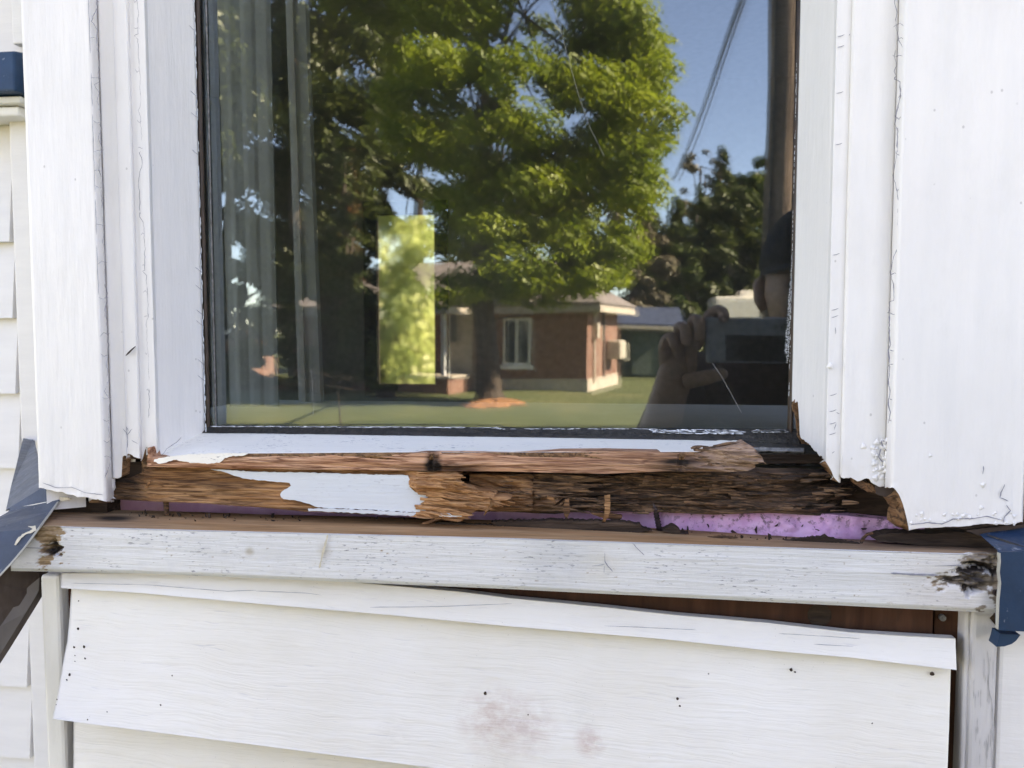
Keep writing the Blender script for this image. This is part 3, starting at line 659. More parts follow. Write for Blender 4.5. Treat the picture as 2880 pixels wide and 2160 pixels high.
# paint blisters near the bottom of the right casing
def blisters(name, spots, Y, parent):
    mb = MB(); rr = random.Random(5)
    for (px, py, r) in spots:
        c = Vector(at(px, py, Y)); n_, m_ = 9, 4; vs = [tuple(c + Vector((0, -.0009 * r / 6, 0)))]
        for j in range(1, m_ + 1):
            a = j / m_
            for i in range(n_):
                th = 6.283 * i / n_; q = r * .00028 * a * (1 + .3 * math.sin(3 * th + px))
                vs.append((c.x + math.cos(th) * q, c.y - .0009 * r / 6 * (1 - a * a), c.z + math.sin(th) * q * 1.1))
        fs = [(0, 1 + i, 1 + (i+1) % n_) for i in range(n_)]
        for j in range(m_ - 1):
            for i in range(n_): fs.append((1+j*n_+i, 1+(j+1)*n_+i, 1+(j+1)*n_+(i+1) % n_, 1+j*n_+(i+1) % n_))
        mb.add(vs, fs)
    o = mb.build(name, M['paint'], parent, smooth=True); o['kind'] = 'stuff'
rr = random.Random(9)
blisters('paint_blisters', [(rr.uniform(2452, 2508), rr.uniform(1238, 1350), rr.uniform(3, 9)) for _ in range(70)] + [(2428,1255,8),(2335,1030,9)], .5718, win)
blisters('paint_blisters', [(2764,1364,7),(2760,1428,6),(2616,1281,5)] + [(rr.uniform(2560, 2860), rr.uniform(1440, 1472), rr.uniform(3, 6)) for _ in range(30)], .5598, win)
# exposed sash metal at the rotted right corner
strip('sash_rail', [(2060,1240),(2260,1248),(2330,1262)], [(2060,1276),(2330,1276)], .620, .612, M['black_seal'], win, nU=60, px=(2060, 2300), seed=41)
strip('sash_rail_lip', [(2060,1258),(2330,1260)], [(2060,1269),(2330,1270)], .6115, .6105, M['metal_grimy'], win, nU=60, px=(2105, 2262), seed=42)
strip('sash_rail_edge', [(2060,1278),(2330,1278)], [(2060,1304),(2330,1304)], .612, .612, M['wood_dark'], win, nU=60, px=(2060, 2340), seed=43)
# brown bare wood along the broken edge of the right jamb
prism(jag([(2229,1140),(2236,1122),(2247,1122),(2249,1140),(2247,1165),(2252,1215),(2262,1234),(2290,1262),(2318,1290),(2340,1318),(2338,1330),(2300,1300),(2262,1262),(2244,1228),(2240,1180)], 7, 1.5, 3), .6215, .004, 'bare_edge', M['wood_edge'], win)

# ================================================================== THE ROTTEN SILL
sill = thing('window_sill', 'rotten wooden sill with peeling white paint under the glass', 'sill', at(1300, 1400, .58))
def inside(px, py, poly):
    c = np.zeros(np.shape(px), bool); n = len(poly); j = n - 1
    for i in range(n):
        xi, yi = poly[i]; xj, yj = poly[j]
        c ^= ((yi > py) != (yj > py)) & (px < (xj - xi) * (py - yi) / (yj - yi + 1e-9) + xi); j = i
    return c
def slab(name, top, bot_, left, right, depth, mats, parent, nU, nV, disp, attr=None, solid=.012, smooth=True):
    """fibrous face: rows t (top..bottom), columns s; disp(x,z,px,py) metres towards the viewer"""
    T, B = interp(top), interp(bot_); t = np.linspace(0, 1, nV); s_ = np.linspace(0, 1, nU)
    Lx = np.array([left(a) for a in t]); Rx = np.array([right(a) for a in t])
    px = Lx[None, :] + (Rx - Lx)[None, :] * s_[:, None]; py = T(px) + (B(px) - T(px)) * t[None, :]
    Y = depth(px, py, t[None, :] + 0 * px)
    d = _f[None, None, :] + ((px - 1440) / FPX)[..., None] * _r + ((1080 - py) / FPX)[..., None] * _u
    k = (Y * S / d[..., 1])[..., None]; P = d * k; P[..., 2] += H
    dd = disp(P[..., 0], P[..., 2], px, py); P[..., 1] -= dd
    A = {}
    for nme in ('rot', 'fresh', 'grey', 'bare'): A[nme] = np.zeros(px.size)
    if attr:
        for nme, arr in attr(P[..., 0], P[..., 2], px, py, dd).items(): A[nme] = np.clip(np.broadcast_to(arr, px.shape), 0, 1).reshape(-1)
    V = P.reshape(-1, 3); F = grid_faces(nU, nV)[:, ::-1].tolist()
    if solid:                                             # thickness: rim straight back into the wall, closed behind
        idx = np.arange(nU * nV).reshape(nU, nV); loop = np.concatenate([idx[:, 0], idx[-1, 1:], idx[-2::-1, -1], idx[0, -2:0:-1]])
        base_ = len(V); V = np.concatenate([V, V[loop] + np.array([0, solid, 0])]); m_ = len(loop)
        F += [(int(loop[i]), base_ + i, base_ + (i+1) % m_, int(loop[(i+1) % m_])) for i in range(m_)]
        F = [tuple(q) for q in F]
        for q in A: A[q] = np.concatenate([A[q], A[q][loop]])
    o = obj(name, V, F, mats, parent, smooth=smooth, attrs=A)
    if smooth and solid:
        nF = (nU - 1) * (nV - 1)
        for p_ in o.data.polygons[nF:]: p_.use_smooth = False
        if isinstance(mats, list) and len(mats) > 1:
            for p_ in o.data.polygons[nF:]: p_.material_index = 1
    return o
def fibre(x, z, amp, seed, fx=22, fz=500, plates=0):
    a = fbm(x * fx, z * fz + 6 * vn(x * 9, z * 20, seed + 50), seed, 4) - .5
    r = a * amp
    if plates:
        q = fbm(x * 16, z * 130 + 5 * vn(x * 12, z * 30, seed + 21), seed + 30, 3); st = 5
        r = r + (np.floor(q * st) / st + .15 * (q * st - np.floor(q * st)) - .5) * plates
    return r
def blob(px, py, cx, cy, rx, ry): return np.clip(1.3 - np.hypot((px - cx) / rx, (py - cy) / ry), 0, 1)

# sloping painted top
strip('sill_top', [(440,1224),(575,1218),(720,1219),(1440,1229),(2090,1240)], [(440,1300),(560,1285),(620,1276),(720,1275),(1150,1272),(1440,1272),(1900,1271),(2015,1271)], .622, .5665, [M['paint_sill'], M['wood_edge']], sill, nU=400, nV=24, wav=.0004, px=(436, 2020), seed=51, solid=.006)
prism(jag([(2018,1239,.620),(2090,1240,.620),(2094,1244,.617),(2018,1272,.570)], 9, 1., 4), .620, .006, 'sill_top_end', M['paint_sill'], sill)
# upper strip: painted at the left, then bare pinkish wood, ragged right end
wl = interp([(0,0)])
ut = [(412,1262),(418,1258),(426,1285),(560,1296),(640,1277),(720,1275),(1150,1272),(1195,1270),(1440,1271),(1700,1267),(1850,1270),(1910,1274),(1960,1278),(2000,1262),(2040,1256),(2070,1248),(2090,1241),(2120,1246),(2140,1272),(2150,1300)]
ub = [(412,1312),(720,1319),(1000,1322),(1440,1326),(1700,1332),(1850,1327),(1950,1325),(2050,1327),(2100,1322),(2150,1306)]
def ud(x, z, px, py):
    base = fibre(x, z, .0034, 61, 14, 380, .0016) + (fbm(x * 7, z * 60, 62) - .5) * .002
    knot = blob(px, py, 1222, 1295, 20, 40) * .005 * (fbm(x * 300, z * 300, 63) - .35) + blob(px, py, 1225, 1272, 16, 9) * .0022 - .003 * blob(px, py, 1213, 1300, 7, 30)
    endr = np.clip((px - 1895) / 60, 0, 1) * (fibre(x, z, .011, 64, 50, 220, .012) + .003)
    crk = -.003 * blob(px, py, 1918, 1300, 10, 26)
    return base + knot + endr + crk
def ua(x, z, px, py, d):
    n_ = fbm(x * 30, z * 300, 66)
    rot = np.clip(blob(px, py, 1218, 1305, 22, 40) * 1.3, 0, 1) * .9 + np.clip(blob(px, py, 1250, 1318, 130, 20), 0, 1) * .75 * n_ * 1.6 + np.clip(blob(px, py, 1905, 1305, 75, 46), 0, 1) * 1.1 * np.clip(n_ * 1.7, 0, 1)
    return {'rot': rot, 'grey': np.clip((px - 1930) / 60, 0, 1) * .55 + np.clip((px - 1440) / 900, 0, .3)}
def ur(t): return 2096 + 52 * math.sin(min(1, t * 1.15) * 2.6) + 14 * (float(vn(t * 14, 2.2, 5)) - .5)
slab('sill_strip', ut, ub, lambda t: 412 + 3 * float(vn(t * 9, 1, 2)), ur, lambda px, py, t: .5675 - np.clip((px - 1900) / 900, 0, 1) * .03 - .0015 * np.sin(t * 3.14), M['wood_pink'], sill, 900, 44, ud, ua, solid=.014, smooth=False)
# paint still clinging to the left of the strip
prism(jag([(434,1292),(470,1284),(560,1276),(640,1275),(700,1274),(690,1280),(650,1284),(632,1288),(625,1296),(616,1302),(590,1304),(540,1302),(510,1297),(496,1293),(480,1297),(462,1302),(444,1304),(432,1298)], 6, 1.6, 6), .5645, .0012, 'peeling_paint', M['paint_sill'], sill)
# lower strip: bare tan wood, pale paint patch, splintered orange end
patch = [(592,1320),(640,1322),(720,1327),(857,1329),(1000,1334),(1100,1336),(1146,1337),(1152,1348),(1150,1360),(1158,1376),(1168,1384),(1182,1389),(1205,1391),(1199,1405),(1187,1416),(1192,1424),(1211,1431),(1196,1436),(1176,1440),(1100,1437),(1045,1433),(960,1430),(896,1427),(878,1421),(870,1417),(844,1410),(820,1406),(798,1404),(790,1398),(788,1390),(792,1383),(800,1377),(818,1366),(814,1358),(780,1356),(752,1353),(720,1350),(690,1346),(667,1340),(635,1329)]
lt = [(300,1350),(345,1350),(395,1330),(410,1314),(720,1320),(1440,1328)]
lb = [(300,1412),(400,1410),(560,1416),(720,1428),(860,1440),(1000,1446),(1180,1452),(1290,1462),(1340,1458),(1420,1440)]
def ld(x, z, px, py):
    ins = inside(px, py, patch); fr = np.clip((px - 1140) / 40, 0, 1)
    r = fibre(x, z, .0040, 71, 20, 380, .0030) - .0018
    r = r + fr * (fibre(x, z, .009, 72, 34, 200, .018) + .007)
    dark = np.clip((420 - px) / 90, 0, 1); r = r - dark * .006 + dark * fibre(x, z, .004, 73, 60, 200)
    return np.where(ins, np.minimum(r, .0002), r)
def la(x, z, px, py, d):
    fr = np.clip((px - 1130) / 30, 0, 1) * .95 + blob(px, py, 790, 1385, 70, 40) * .6
    rot = np.clip((430 - px) / 60, 0, 1) * (.55 + .45 * fbm(x * 40, z * 200, 74)) + np.clip(fbm(x * 14, z * 160, 75) - .56, 0, 1) * 2.2 * (px < 1130)
    return {'rot': rot, 'fresh': fr}
def lr(t): return 1290 + 125 * math.exp(-((t - .60) / .26) ** 2) + 46 * (float(vn(t * 16, 7.1, 3)) - .5) + 26 * (float(vn(t * 45, 3.1, 3)) - .5)
slab('sill_base', lt, lb, lambda t: 301 + 6 * float(vn(t * 9, 4, 2)), lr, lambda px, py, t: .5715 - .004 * t, M['wood_tan'], sill, 700, 70, ld, la, solid=.014, smooth=False)
prism(jag([(a_, b2, .5700 - .004 * (b2 - 1320) / 120) for a_, b2 in patch], 7, 1.3, 8), .5648, .0013, 'paint_patch', M['paint_patch'], sill)
prism(jag([(866,1431),(940,1431),(1050,1436),(1176,1443),(1182,1450),(1140,1451),(1040,1445),(930,1440),(868,1438)], 7, 1.6, 9), .5652, .0013, 'paint_patch', M['paint_patch'], sill)
prism(jag([(1230,1446),(1262,1443),(1302,1448),(1298,1453),(1262,1454),(1236,1452)], 6, 1., 9), .560, .001, 'paint_patch', M['flake'], sill)
# rotten core behind, showing to the right
ct = [(1200,1330),(1440,1330),(1660,1326),(1720,1342),(1800,1332),(2100,1328),(2340,1332),(2420,1345)]
cb_ = [(1200,1436),(1440,1440),(1560,1446),(1640,1438),(1840,1440),(2000,1448),(2160,1442),(2300,1450),(2460,1460)]
def cd(x, z, px, py):
    e = np.clip((1446 - py) / 22, .12, 1); return (fibre(x, z, .010, 81, 28, 330, .022) + (fbm(x * 60, z * 110, 83) - .5) * .010) * e
def ca(x, z, px, py, d):
    deep = np.clip(.45 - d / .012, 0, 1)  # darker where the fibres lie recessed
    rot = deep * .6 + np.clip((px - 2200) / 180, 0, 1) * .65 + blob(px, py, 1700, 1400, 60, 30) * .6 + np.clip(fbm(x * 25, z * 120, 84) - .54, 0, 1) * 1.5  # right end blackened to paint the cavity's shade, besides decay
    return {'rot': rot, 'grey': np.clip((px - 1500) / 300, 0, .22), 'fresh': np.clip((1500 - px) / 300, 0, .35)}
slab('rotten_core', ct, cb_, lambda t: 1200, lambda t: 2455 + 20 * float(vn(t * 9, 5, 2)), lambda px, py, t: .5895 + .003 * t + .03 * np.clip((px - 2250) / 180, 0, 1) ** 1.5, M['wood_rot'], sill, 900, 80, cd, ca, solid=.02, smooth=False)
# a split layer standing in front of the core
st_ = [(1330,1334),(1500,1336),(1720,1345)]; sb_ = [(1330,1442),(1460,1440),(1560,1440),(1600,1400),(1720,1368)]
def sr(t): return 1565 + 160 * math.exp(-((t - .12) / .22) ** 2) + 30 * math.exp(-((t - .55) / .12) ** 2) + 60 * (float(vn(t * 14, 9.4, 3)) - .5) + 20 * (float(vn(t * 50, 3.1, 3)) - .5)
slab('split_layer', st_, sb_, lambda t: 1320, sr, lambda px, py, t: .5795 + .003 * (px > 1500), M['wood_tan'], sill, 420, 64, lambda x, z, px, py: fibre(x, z, .007, 91, 24, 280, .012),
     lambda x, z, px, py, d: {'fresh': np.clip(.35 - (px - 1400) / 600, 0, 1), 'rot': np.clip(.25 - d / .01, 0, 1) * .8 + np.clip(fbm(x*22, z*150, 92) - .55, 0, 1) * 2, 'grey': np.clip((px - 1450) / 200, 0, .5)}, solid=.008, smooth=False)  # rot value also rises where the layer is recessed
# torn fibres along the broken ends
def splinter(mb, p, q, w0, th, rr, bend=.0015):
    p, q = Vector(p), Vector(q); d = (q - p); k = 5; up = d.cross(Vector((0, 1, 0))); up = up.normalized() if up.length else Vector((0, 0, 1))
    c = [p + d * (i/(k-1)) + up * bend * math.sin(3.14 * i/(k-1)) * rr.uniform(.3, 1) for i in range(k)]; vs = []; fs = []
    for i, a in enumerate(c):
        ww = w0 * (1 - .85 * (i/(k-1)) ** 1.5)
        vs += [tuple(a + up * ww), tuple(a - Vector((0, th, 0)) * (1 - .6*i/(k-1))), tuple(a - up * ww), tuple(a + Vector((0, th, 0)))]
    for i in range(k-1):
        for j in range(4): fs.append((4*i+j, 4*i+(j+1) % 4, 4*i+4+(j+1) % 4, 4*i+4+j))
    fs += [(0,1,2,3), (4*k-1, 4*k-2, 4*k-3, 4*k-4)]
    mb.add(vs, fs)
rr = random.Random(21); mb = MB()
for i in range(95):
    t = rr.random(); py = 1338 + t * 114; L = rr.uniform(40, 120); px = min(1160 + L * .5 + rr.random() * (lr(t) - 1175), lr(t) + 8 - L * .45)
    a = rr.gauss(-.02 + .22 * t, .05); lift = rr.uniform(.001, .010)
    splinter(mb, at(px - L * .5, py - L * a * .5, .5655), at(px + L * .5, py + L * a * .5, .5635 - lift), rr.uniform(.0006, .0021), rr.uniform(.0004, .0012), rr, rr.choice((.0003, .0012)))
o = mb.build('torn_fibres', M['wood_fresh'] if 'wood_fresh' in M else M['wood_tan'], sill); o['kind'] = 'stuff'
nme = o.data.attributes.new('fresh', 'FLOAT', 'POINT'); nme.data.foreach_set('value', np.full(len(o.data.vertices), .8, np.float32))
mb = MB()
for i in range(45):
    px = rr.uniform(1340, 2380); py = rr.uniform(1336, 1446); L = rr.uniform(10, 50) * rr.choice((1, 1, -1)); a = rr.gauss(.02, .09)
    splinter(mb, at(px, py, .581), at(px + L, py + abs(L) * a, .581 - rr.uniform(-.002, .004)), rr.uniform(.0004, .0016), rr.uniform(.0003, .0008), rr, .0003)
for i in range(50):
    px = rr.uniform(1400, 1740); py = rr.uniform(1338, 1430); L = rr.uniform(40, 120); splinter(mb, at(px - L, py, .5835), at(px, py + L * rr.gauss(.02, .05), .5785 - rr.uniform(-.001, .006)), rr.uniform(.0005, .002), rr.uniform(.0004, .001), rr, .0003)
for i in range(110):
    px = rr.uniform(1720, 2400); py = rr.uniform(1336, 1444); L = rr.uniform(25, 110); splinter(mb, at(px - L, py, .5935), at(px, py + L * rr.gauss(0, .06), .5880 - rr.uniform(-.002, .006)), rr.uniform(.0004, .0018), rr.uniform(.0003, .001), rr, .0003)
for i in range(55):
    px = rr.uniform(1960, 2110); py = rr.uniform(1252, 1320) + max(0, 2060 - px) * .08; L = rr.uniform(24, 70); splinter(mb, at(px - L * .6, py, .5705), at(px + L * .5, py - L * rr.gauss(.12, .16), .5655 - rr.uniform(-.001, .007)), rr.uniform(.0006, .002), .0007, rr, .0005)
o = mb.build('torn_fibres', M['wood_rot'], sill); o['kind'] = 'stuff'
nme = o.data.attributes.new('grey', 'FLOAT', 'POINT'); nme.data.foreach_set('value', np.full(len(o.data.vertices), .25, np.float32))
# left corner: dark sheet standing for the hole's shade, then bare broken edge
prism(jag([(342,1300),(398,1298),(402,1350),(345,1352)], 6, 1.5, 12), .581, .004, 'corner_hollow_piece', M['wood_dark'], sill)
prism(jag([(402,1258),(414,1258),(414,1340),(400,1352),(398,1300)], 5, 1.2, 12), .5785, .004, 'corner_hollow_piece', M['wood_edge'], sill)
# rotten hollow right: bare brown inner edge of the casing board
prism(jag([(2395,1342),(2415,1350),(2462,1366),(2466,1386),(2440,1384),(2405,1362)], 6, 1.5, 14), .5745, .01, 'broken_moulding_end', M['wood_edge'], sill)
prism(jag([(2464,1362),(2500,1362),(2520,1376),(2530,1390),(2500,1400),(2466,1390)], 6, 2, 15), .5725, .02, 'broken_moulding_end', M['brown_board'], sill)
prism(jag([(2528,1392),(2545,1420),(2553,1450),(2551,1486),(2530,1480),(2528,1440),(2500,1402)], 6, 1.5, 16), .566, .02, 'broken_board_end', M['wood_edge'], sill)
prism([(2330,1300),(2560,1340),(2600,1500),(2330,1500)], .612, .01, 'hollow_back', M['wood_dark'], sill)  # dark backing sheet that stands in for the open cavity's shade

# ---- purple foam behind the gap
def fd(x, z, px, py):
    k = np.clip((px - 1850) / 60, 0, 1); return k * ((fbm(x * 90, z * 110, 101) - .5) * .006 + (fbm(x * 28, z * 40, 102) - .5) * .006) + blob(px, py, 2222, 1478, 22, 14) * .004 - blob(px, py, 1856, 1470, 8, 60) * .004
fo = slab('foam_board', [(290,1400),(1500,1428),(2000,1434),(2300,1442),(2620,1476)], [(290,1490),(1440,1500),(2620,1560)], lambda t: 290, lambda t: 2600, lambda px, py, t: .606 - .010 * t - .006 * np.clip((px - 1850) / 40, 0, 1) + .016 * np.clip((1650 - px) / 250, 0, 1), M['foam'], None, 800, 40, fd,
     lambda x, z, px, py, d: {'rot': np.clip((px - 1800) / 150, 0, 1) * np.clip(1.25 - (py - 1440) / 60, .15, 1) * .95}, solid=.02)
tag(fo, 'purple foam insulation board showing in the gap under the rotten sill', 'insulation')
# back of the cavity, keeps the room dark
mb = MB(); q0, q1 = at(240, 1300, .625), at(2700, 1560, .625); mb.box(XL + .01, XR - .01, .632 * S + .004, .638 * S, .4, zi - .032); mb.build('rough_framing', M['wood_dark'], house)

# ================================================================== SILL BOARD, SIDING BELOW
bd = thing('sill_board', 'weathered white horizontal board with a bare brown top under the sill', 'board', at(1400, 1590, .53))
bt = [(28,1480),(169,1483),(720,1498),(1440,1516),(2160,1541),(2650,1558),(2812,1562)]
bb = [(28,1606),(400,1613),(720,1626),(1440,1657),(2160,1693),(2812,1724)]
hole = (128, 1545)
def warp(px, py, x, z, k=1.):
    return px + (fbm(x * 120, z * 160, 131) - .5) * 60 * k, py + (fbm(x * 140, z * 220, 132) - .5) * 46 * k
def bdisp(x, z, px, py):
    r = (fbm(x * 9, z * 200, 111) - .5) * .0007; qx, qy = warp(px, py, x, z); rough = fbm(x * 200, z * 420, 3)
    r = r - blob(qx, qy, 140, 1546, 24, 22) * .011 - blob(qx, qy, 128, 1500, 44, 34) * .004 * rough - blob(qx, qy, 133, 1578, 30, 16) * .004 * rough
    r = r - blob(qx, qy, 2775, 1602, 80, 16) * .012 - blob(qx, qy, 2785, 1565, 60, 26) * .008 * rough - blob(qx, qy, 2715, 1636, 95, 24) * .007 * rough - blob(qx, qy, 2737, 1660, 16, 13) * .008
    return r
def broke(px, py, x, z):
    px, py = warp(px, py, x, z)
    a = np.maximum.reduce([blob(px, py, 128, 1500, 44, 36), blob(px, py, 140, 1546, 30, 27), blob(px, py, 133, 1578, 32, 17), blob(px, py, 2790, 1575, 72, 44), blob(px, py, 2715, 1634, 105, 30), blob(px, py, 2815, 1650, 36, 66), blob(px, py, 2747, 1714, 18, 9)])
    return np.clip((a + (fbm(x * 260, z * 520, 113) - .5) * 1.1 - .32) * 9, 0, 1)
def bat(x, z, px, py, d):
    qx, qy = warp(px, py, x, z); nz = np.clip(fbm(x * 200, z * 500, 114) * 2.2 - .4, 0, 1)
    rot = np.clip(blob(qx, qy, 141, 1546, 24, 20) * 2, 0, 1) * nz + np.clip(blob(qx, qy, 2780, 1602, 78, 18) * 2, 0, 1) + np.clip(blob(qx, qy, 2737, 1660, 16, 14) * 2, 0, 1) * .9 + np.clip(blob(qx, qy, 2705, 1632, 90, 22) * 1.6, 0, 1) * nz
    return {'rot': rot, 'bare': broke(px, py, x, z), 'grey': np.clip((px - 2600) / 100, 0, .8), 'fresh': np.clip((300 - px) / 100, 0, .35)}
# material: worn paint over wood, the bare attribute shows where it has broken away
def board_mat():
    m = M['paint_board'].copy(); m.name = 'board_paint_over_wood'; t = m.node_tree; g = G(t); b = t.nodes['Principled BSDF']
    src = b.inputs['Base Color'].links[0].from_socket
    n1 = g.noise(g.coord(20, 200, 420), 1, 4, .6, .5); wd = g.ramp(n1, [(.3, (.13,.075,.04)), (.5, (.30,.19,.10)), (.72, (.44,.31,.19))])
    gy = g.ramp(n1, [(.3, (.10,.08,.065)), (.7, (.32,.27,.22))]); wd = g.mix(g.attr('grey'), wd, gy)
    wd = g.mix(g.math('MINIMUM', g.attr('rot'), 1.), wd, (.022,.014,.011))
    # greyer, grimier paint towards the left end; pale knot and scrapes in the middle
    n5 = g.noise(g.coord(60, 60, 160, (1,2,3)), 1, 5, .7)
    cv = g.n('ShaderNodeTexCoord')
    for (px, py, rad, amt, cc) in ((60, 1560, .075, .55, (.42,.42,.44)), (1690, 1590, .020, .5, (.62,.58,.50)), (1560, 1575, .035, .35, (.36,.37,.38)), (2660, 1690, .06, .3, (.60,.52,.46)), (2700, 1640, .05, .4, (.50,.44,.40)), (912, 1548, .008, .55, (.5,.45,.38)), (702, 1551, .005, .8, (.42,.36,.27))):
        p = at(px, py, .53); d = g.n('ShaderNodeVectorMath', operation='DISTANCE'); g.l(cv.outputs['Object'], d.inputs[0]); d.inputs[1].default_value = p
        f = g.math('MULTIPLY', g.ramp(g.math('DIVIDE', d.outputs['Value'], rad), [(.3, 1), (1, 0)]), g.ramp(n5, [(.25, .4), (.65, 1)]))
        src = g.mix(g.math('MULTIPLY', f, amt), src, cc)
    g.l(g.mix(g.attr('bare'), src, wd), b.inputs['Base Color'])
    return m
M['board'] = board_mat()
def slabA(name, *a, attr=None, **k):
    return slab(name, *a, attr=attr, **k)
def slab_attr_fix(o, px_attr): pass
_attr_names = ('rot', 'fresh', 'grey', 'bare')
bf = slab('board_face', bt, bb, lambda t: 30, lambda t: 2811, lambda px, py, t: .530 + .0025 * (np.clip((t - .92) / .08, 0, 1)) ** 2 , M['board'], bd, 900, 70, bdisp, bat, solid=.0032)
bk = [(28,1440),(420,1442),(720,1452),(1440,1466),(1890,1496),(2160,1516),(2420,1527),(2640,1530),(2812,1530)]
tb = slab('board_top', [(28,1432),(420,1438),(720,1448),(1440,1466),(1890,1490),(2160,1508),(2420,1520),(2812,1534)], [(p, v_ - 1.5) for p, v_ in bt], lambda t: 30, lambda t: 2808 - 40 * t * 0, lambda px, py, t: .590 - .0575 * t, M['wood_top'], bd, 700, 30, lambda x, z, px, py: (fbm(x * 30, py * .05, 115) - .5) * .001,
     lambda x, z, px, py, d: {'rot': np.clip(blob(px, py, 320, 1458, 60, 8) * 1.2, 0, 1) + np.clip((px - 2420) / 150, 0, 1) * np.clip((1548 - py) / 20, 0, 1) * .8 + np.clip(1 - (py - (1448 + (px - 720) * .041)) / 14, 0, 1) * .55 * fbm(x * 30, py * .1, 8), 'grey': np.clip((px - 2000) / 500, 0, .6) + np.clip((500 - px) / 300, 0, .5)}, solid=.003)
mb = MB(); ribbon(mb, wander([(60,1540),(90,1541),(125,1542)], 6, .4, rr), .0003, .5292); ribbon(mb, wander([(2505,1612),(2560,1616),(2640,1618)], 8, .8, rr), .0007, .5285); ribbon(mb, [(2630,1592),(2690,1590),(2745,1589)], .0004, .5285)
for pts in ([(1701,1553),(1702,1580),(1710,1592),(1724,1608)], [(1665,1592),(1700,1588)], [(1700,1590),(1699,1612)], [(1780,1528),(1795,1545),(1812,1562)]): ribbon(mb, wander(pts, 6, .6, rr), .0003, .5286)
mb.build('crack', M['crack'], bd)
mb = MB(); ribbon(mb, wander([(922,1503),(914,1535),(906,1560),(898,1598)], 6, .5, rr), .0009, .5288); mb.build('drip_stain', M['cream_flake'], bd)
# fasteners in the board end
mb = MB(); 
for (px, py) in ((2803,1668),):
    c = at(px, py, .5285); mb.tube([(c[0], c[1]-.001, c[2]), (c[0], c[1]+.004, c[2])], [.0022,.0022], 10)
mb.build('nail_head', M['screw'], bd)

# sheathing and dark gap behind the siding
mb = MB(); a, b_ = at(190, 1600, .556), at(2712, 1600, .556); zz = at(1440, 1640, .556)[2]
mb.box(a[0], at(2625, 1700, .556)[0], .556 * S, .566 * S, .3, zz + .035); shp = mb.build('sheathing', M['sheath']); tag(shp, 'red-brown sheathing board exposed in the gap above the loose siding', 'sheathing')
mb = MB(); k_ = at(2305, 1730, .5555); mb.tube([(k_[0], k_[1], k_[2]), (k_[0], k_[1] - .0006, k_[2])], [.009, .007], 12); mb.build('knot', M['wood_dark'], shp)
mb = MB(); mb.box(at(2630, 1700, .560)[0], at(2716, 1700, .560)[0], .560 * S, .572 * S, .3, zz + .035); tag(mb.build('stud', M['sheath']), 'dark stud edge beside the right corner trim', 'stud')
k_ = at(2648, 1735, .5595); mb = MB(); mb.tube([(k_[0], k_[1]-.003, k_[2]), (k_[0], k_[1]+.002, k_[2])], [.0024,.0024], 8); tag(mb.build('nail', M['metal_grimy']), 'small bright nail head in the dark gap at right', 'nail')

# loose siding courses
def course(name, top, bot_, left, right, Yt, Yb, label, group, nU=420, nV=60, lip=.006, curl=0, parent=None):
    def dep(px, py, t):
        return Yt + (Yb - Yt) * t - curl * np.clip((520 - px) / 420, 0, 1) ** 2 * t ** 2
    def dsp(x, z, px, py): return (fbm(x * 6, z * 30, 121) - .5) * .0012 + (fbm(x * 18, (z + .052 * x) * 330, 122) - .5) * .0004
    o = slab(name, top, bot_, left, right, dep, [M['siding'], M['paint_cream']], parent, nU, nV, dsp, None, solid=lip)
    if label: tag(o, label, 'siding', group)
    return o
low_l = interp([(0, 201), (.23, 196), (.40, 190), (.53, 180), (.78, 165), (1, 148)])
p1b = [(148,2022),(720,2095),(1226,2160),(2700,2340)]
course('siding_board', [(170,1648),(720,1690),(1440,1756),(2160,1822),(2690,1874)], p1b, lambda t: float(low_l(t)), lambda t: 2674 - 14 * t, .548, .524, 'wide white siding board with reddish stains, its left end curling over the trim', 'siding courses under the bay', curl=.012)
wob_t = [(170,1612),(720,1614),(1042,1642),(1300,1665),(1440,1683),(1700,1708),(1900,1730),(2160,1752),(2400,1779),(2560,1789),(2690,1796)]
strip_o = course('siding_board', wob_t, [(170,1654),(400,1668),(720,1697),(1100,1730),(1440,1762),(1850,1796),(2160,1829),(2400,1850),(2690,1884)], lambda t: 171, lambda t: 2687 + 3 * t, .5445, .5375, 'narrow drooping top strip of white siding below the weathered board', 'siding courses under the bay', nV=24, lip=.007)
course('siding_board', [(200,2020),(720,2090),(1226,2152),(2700,2330)], [(200,2420),(2700,2760)], lambda t: 207 - 2 * t, lambda t: 2662 - 8 * t, .549, .530, 'lowest siding board at the bottom edge, under the stained board', 'siding courses under the bay')
for pts in ([(200,1640),(330,1643),(420,1645),(540,1655),(640,1663),(720,1660)], [(720,1662),(860,1668),(905,1674)], [(1040,1708),(1240,1706),(1330,1702),(1440,1698)], [(2190,1782),(2330,1790),(2420,1796)], [(2290,1812),(2400,1818)], [(1700,1760),(1800,1764),(1960,1772)]):
    mb = MB(); ribbon(mb, wander(pts, 14, .8, rr), .00025, .5372); mb.build('hairline_crack', M['joint'], strip_o)
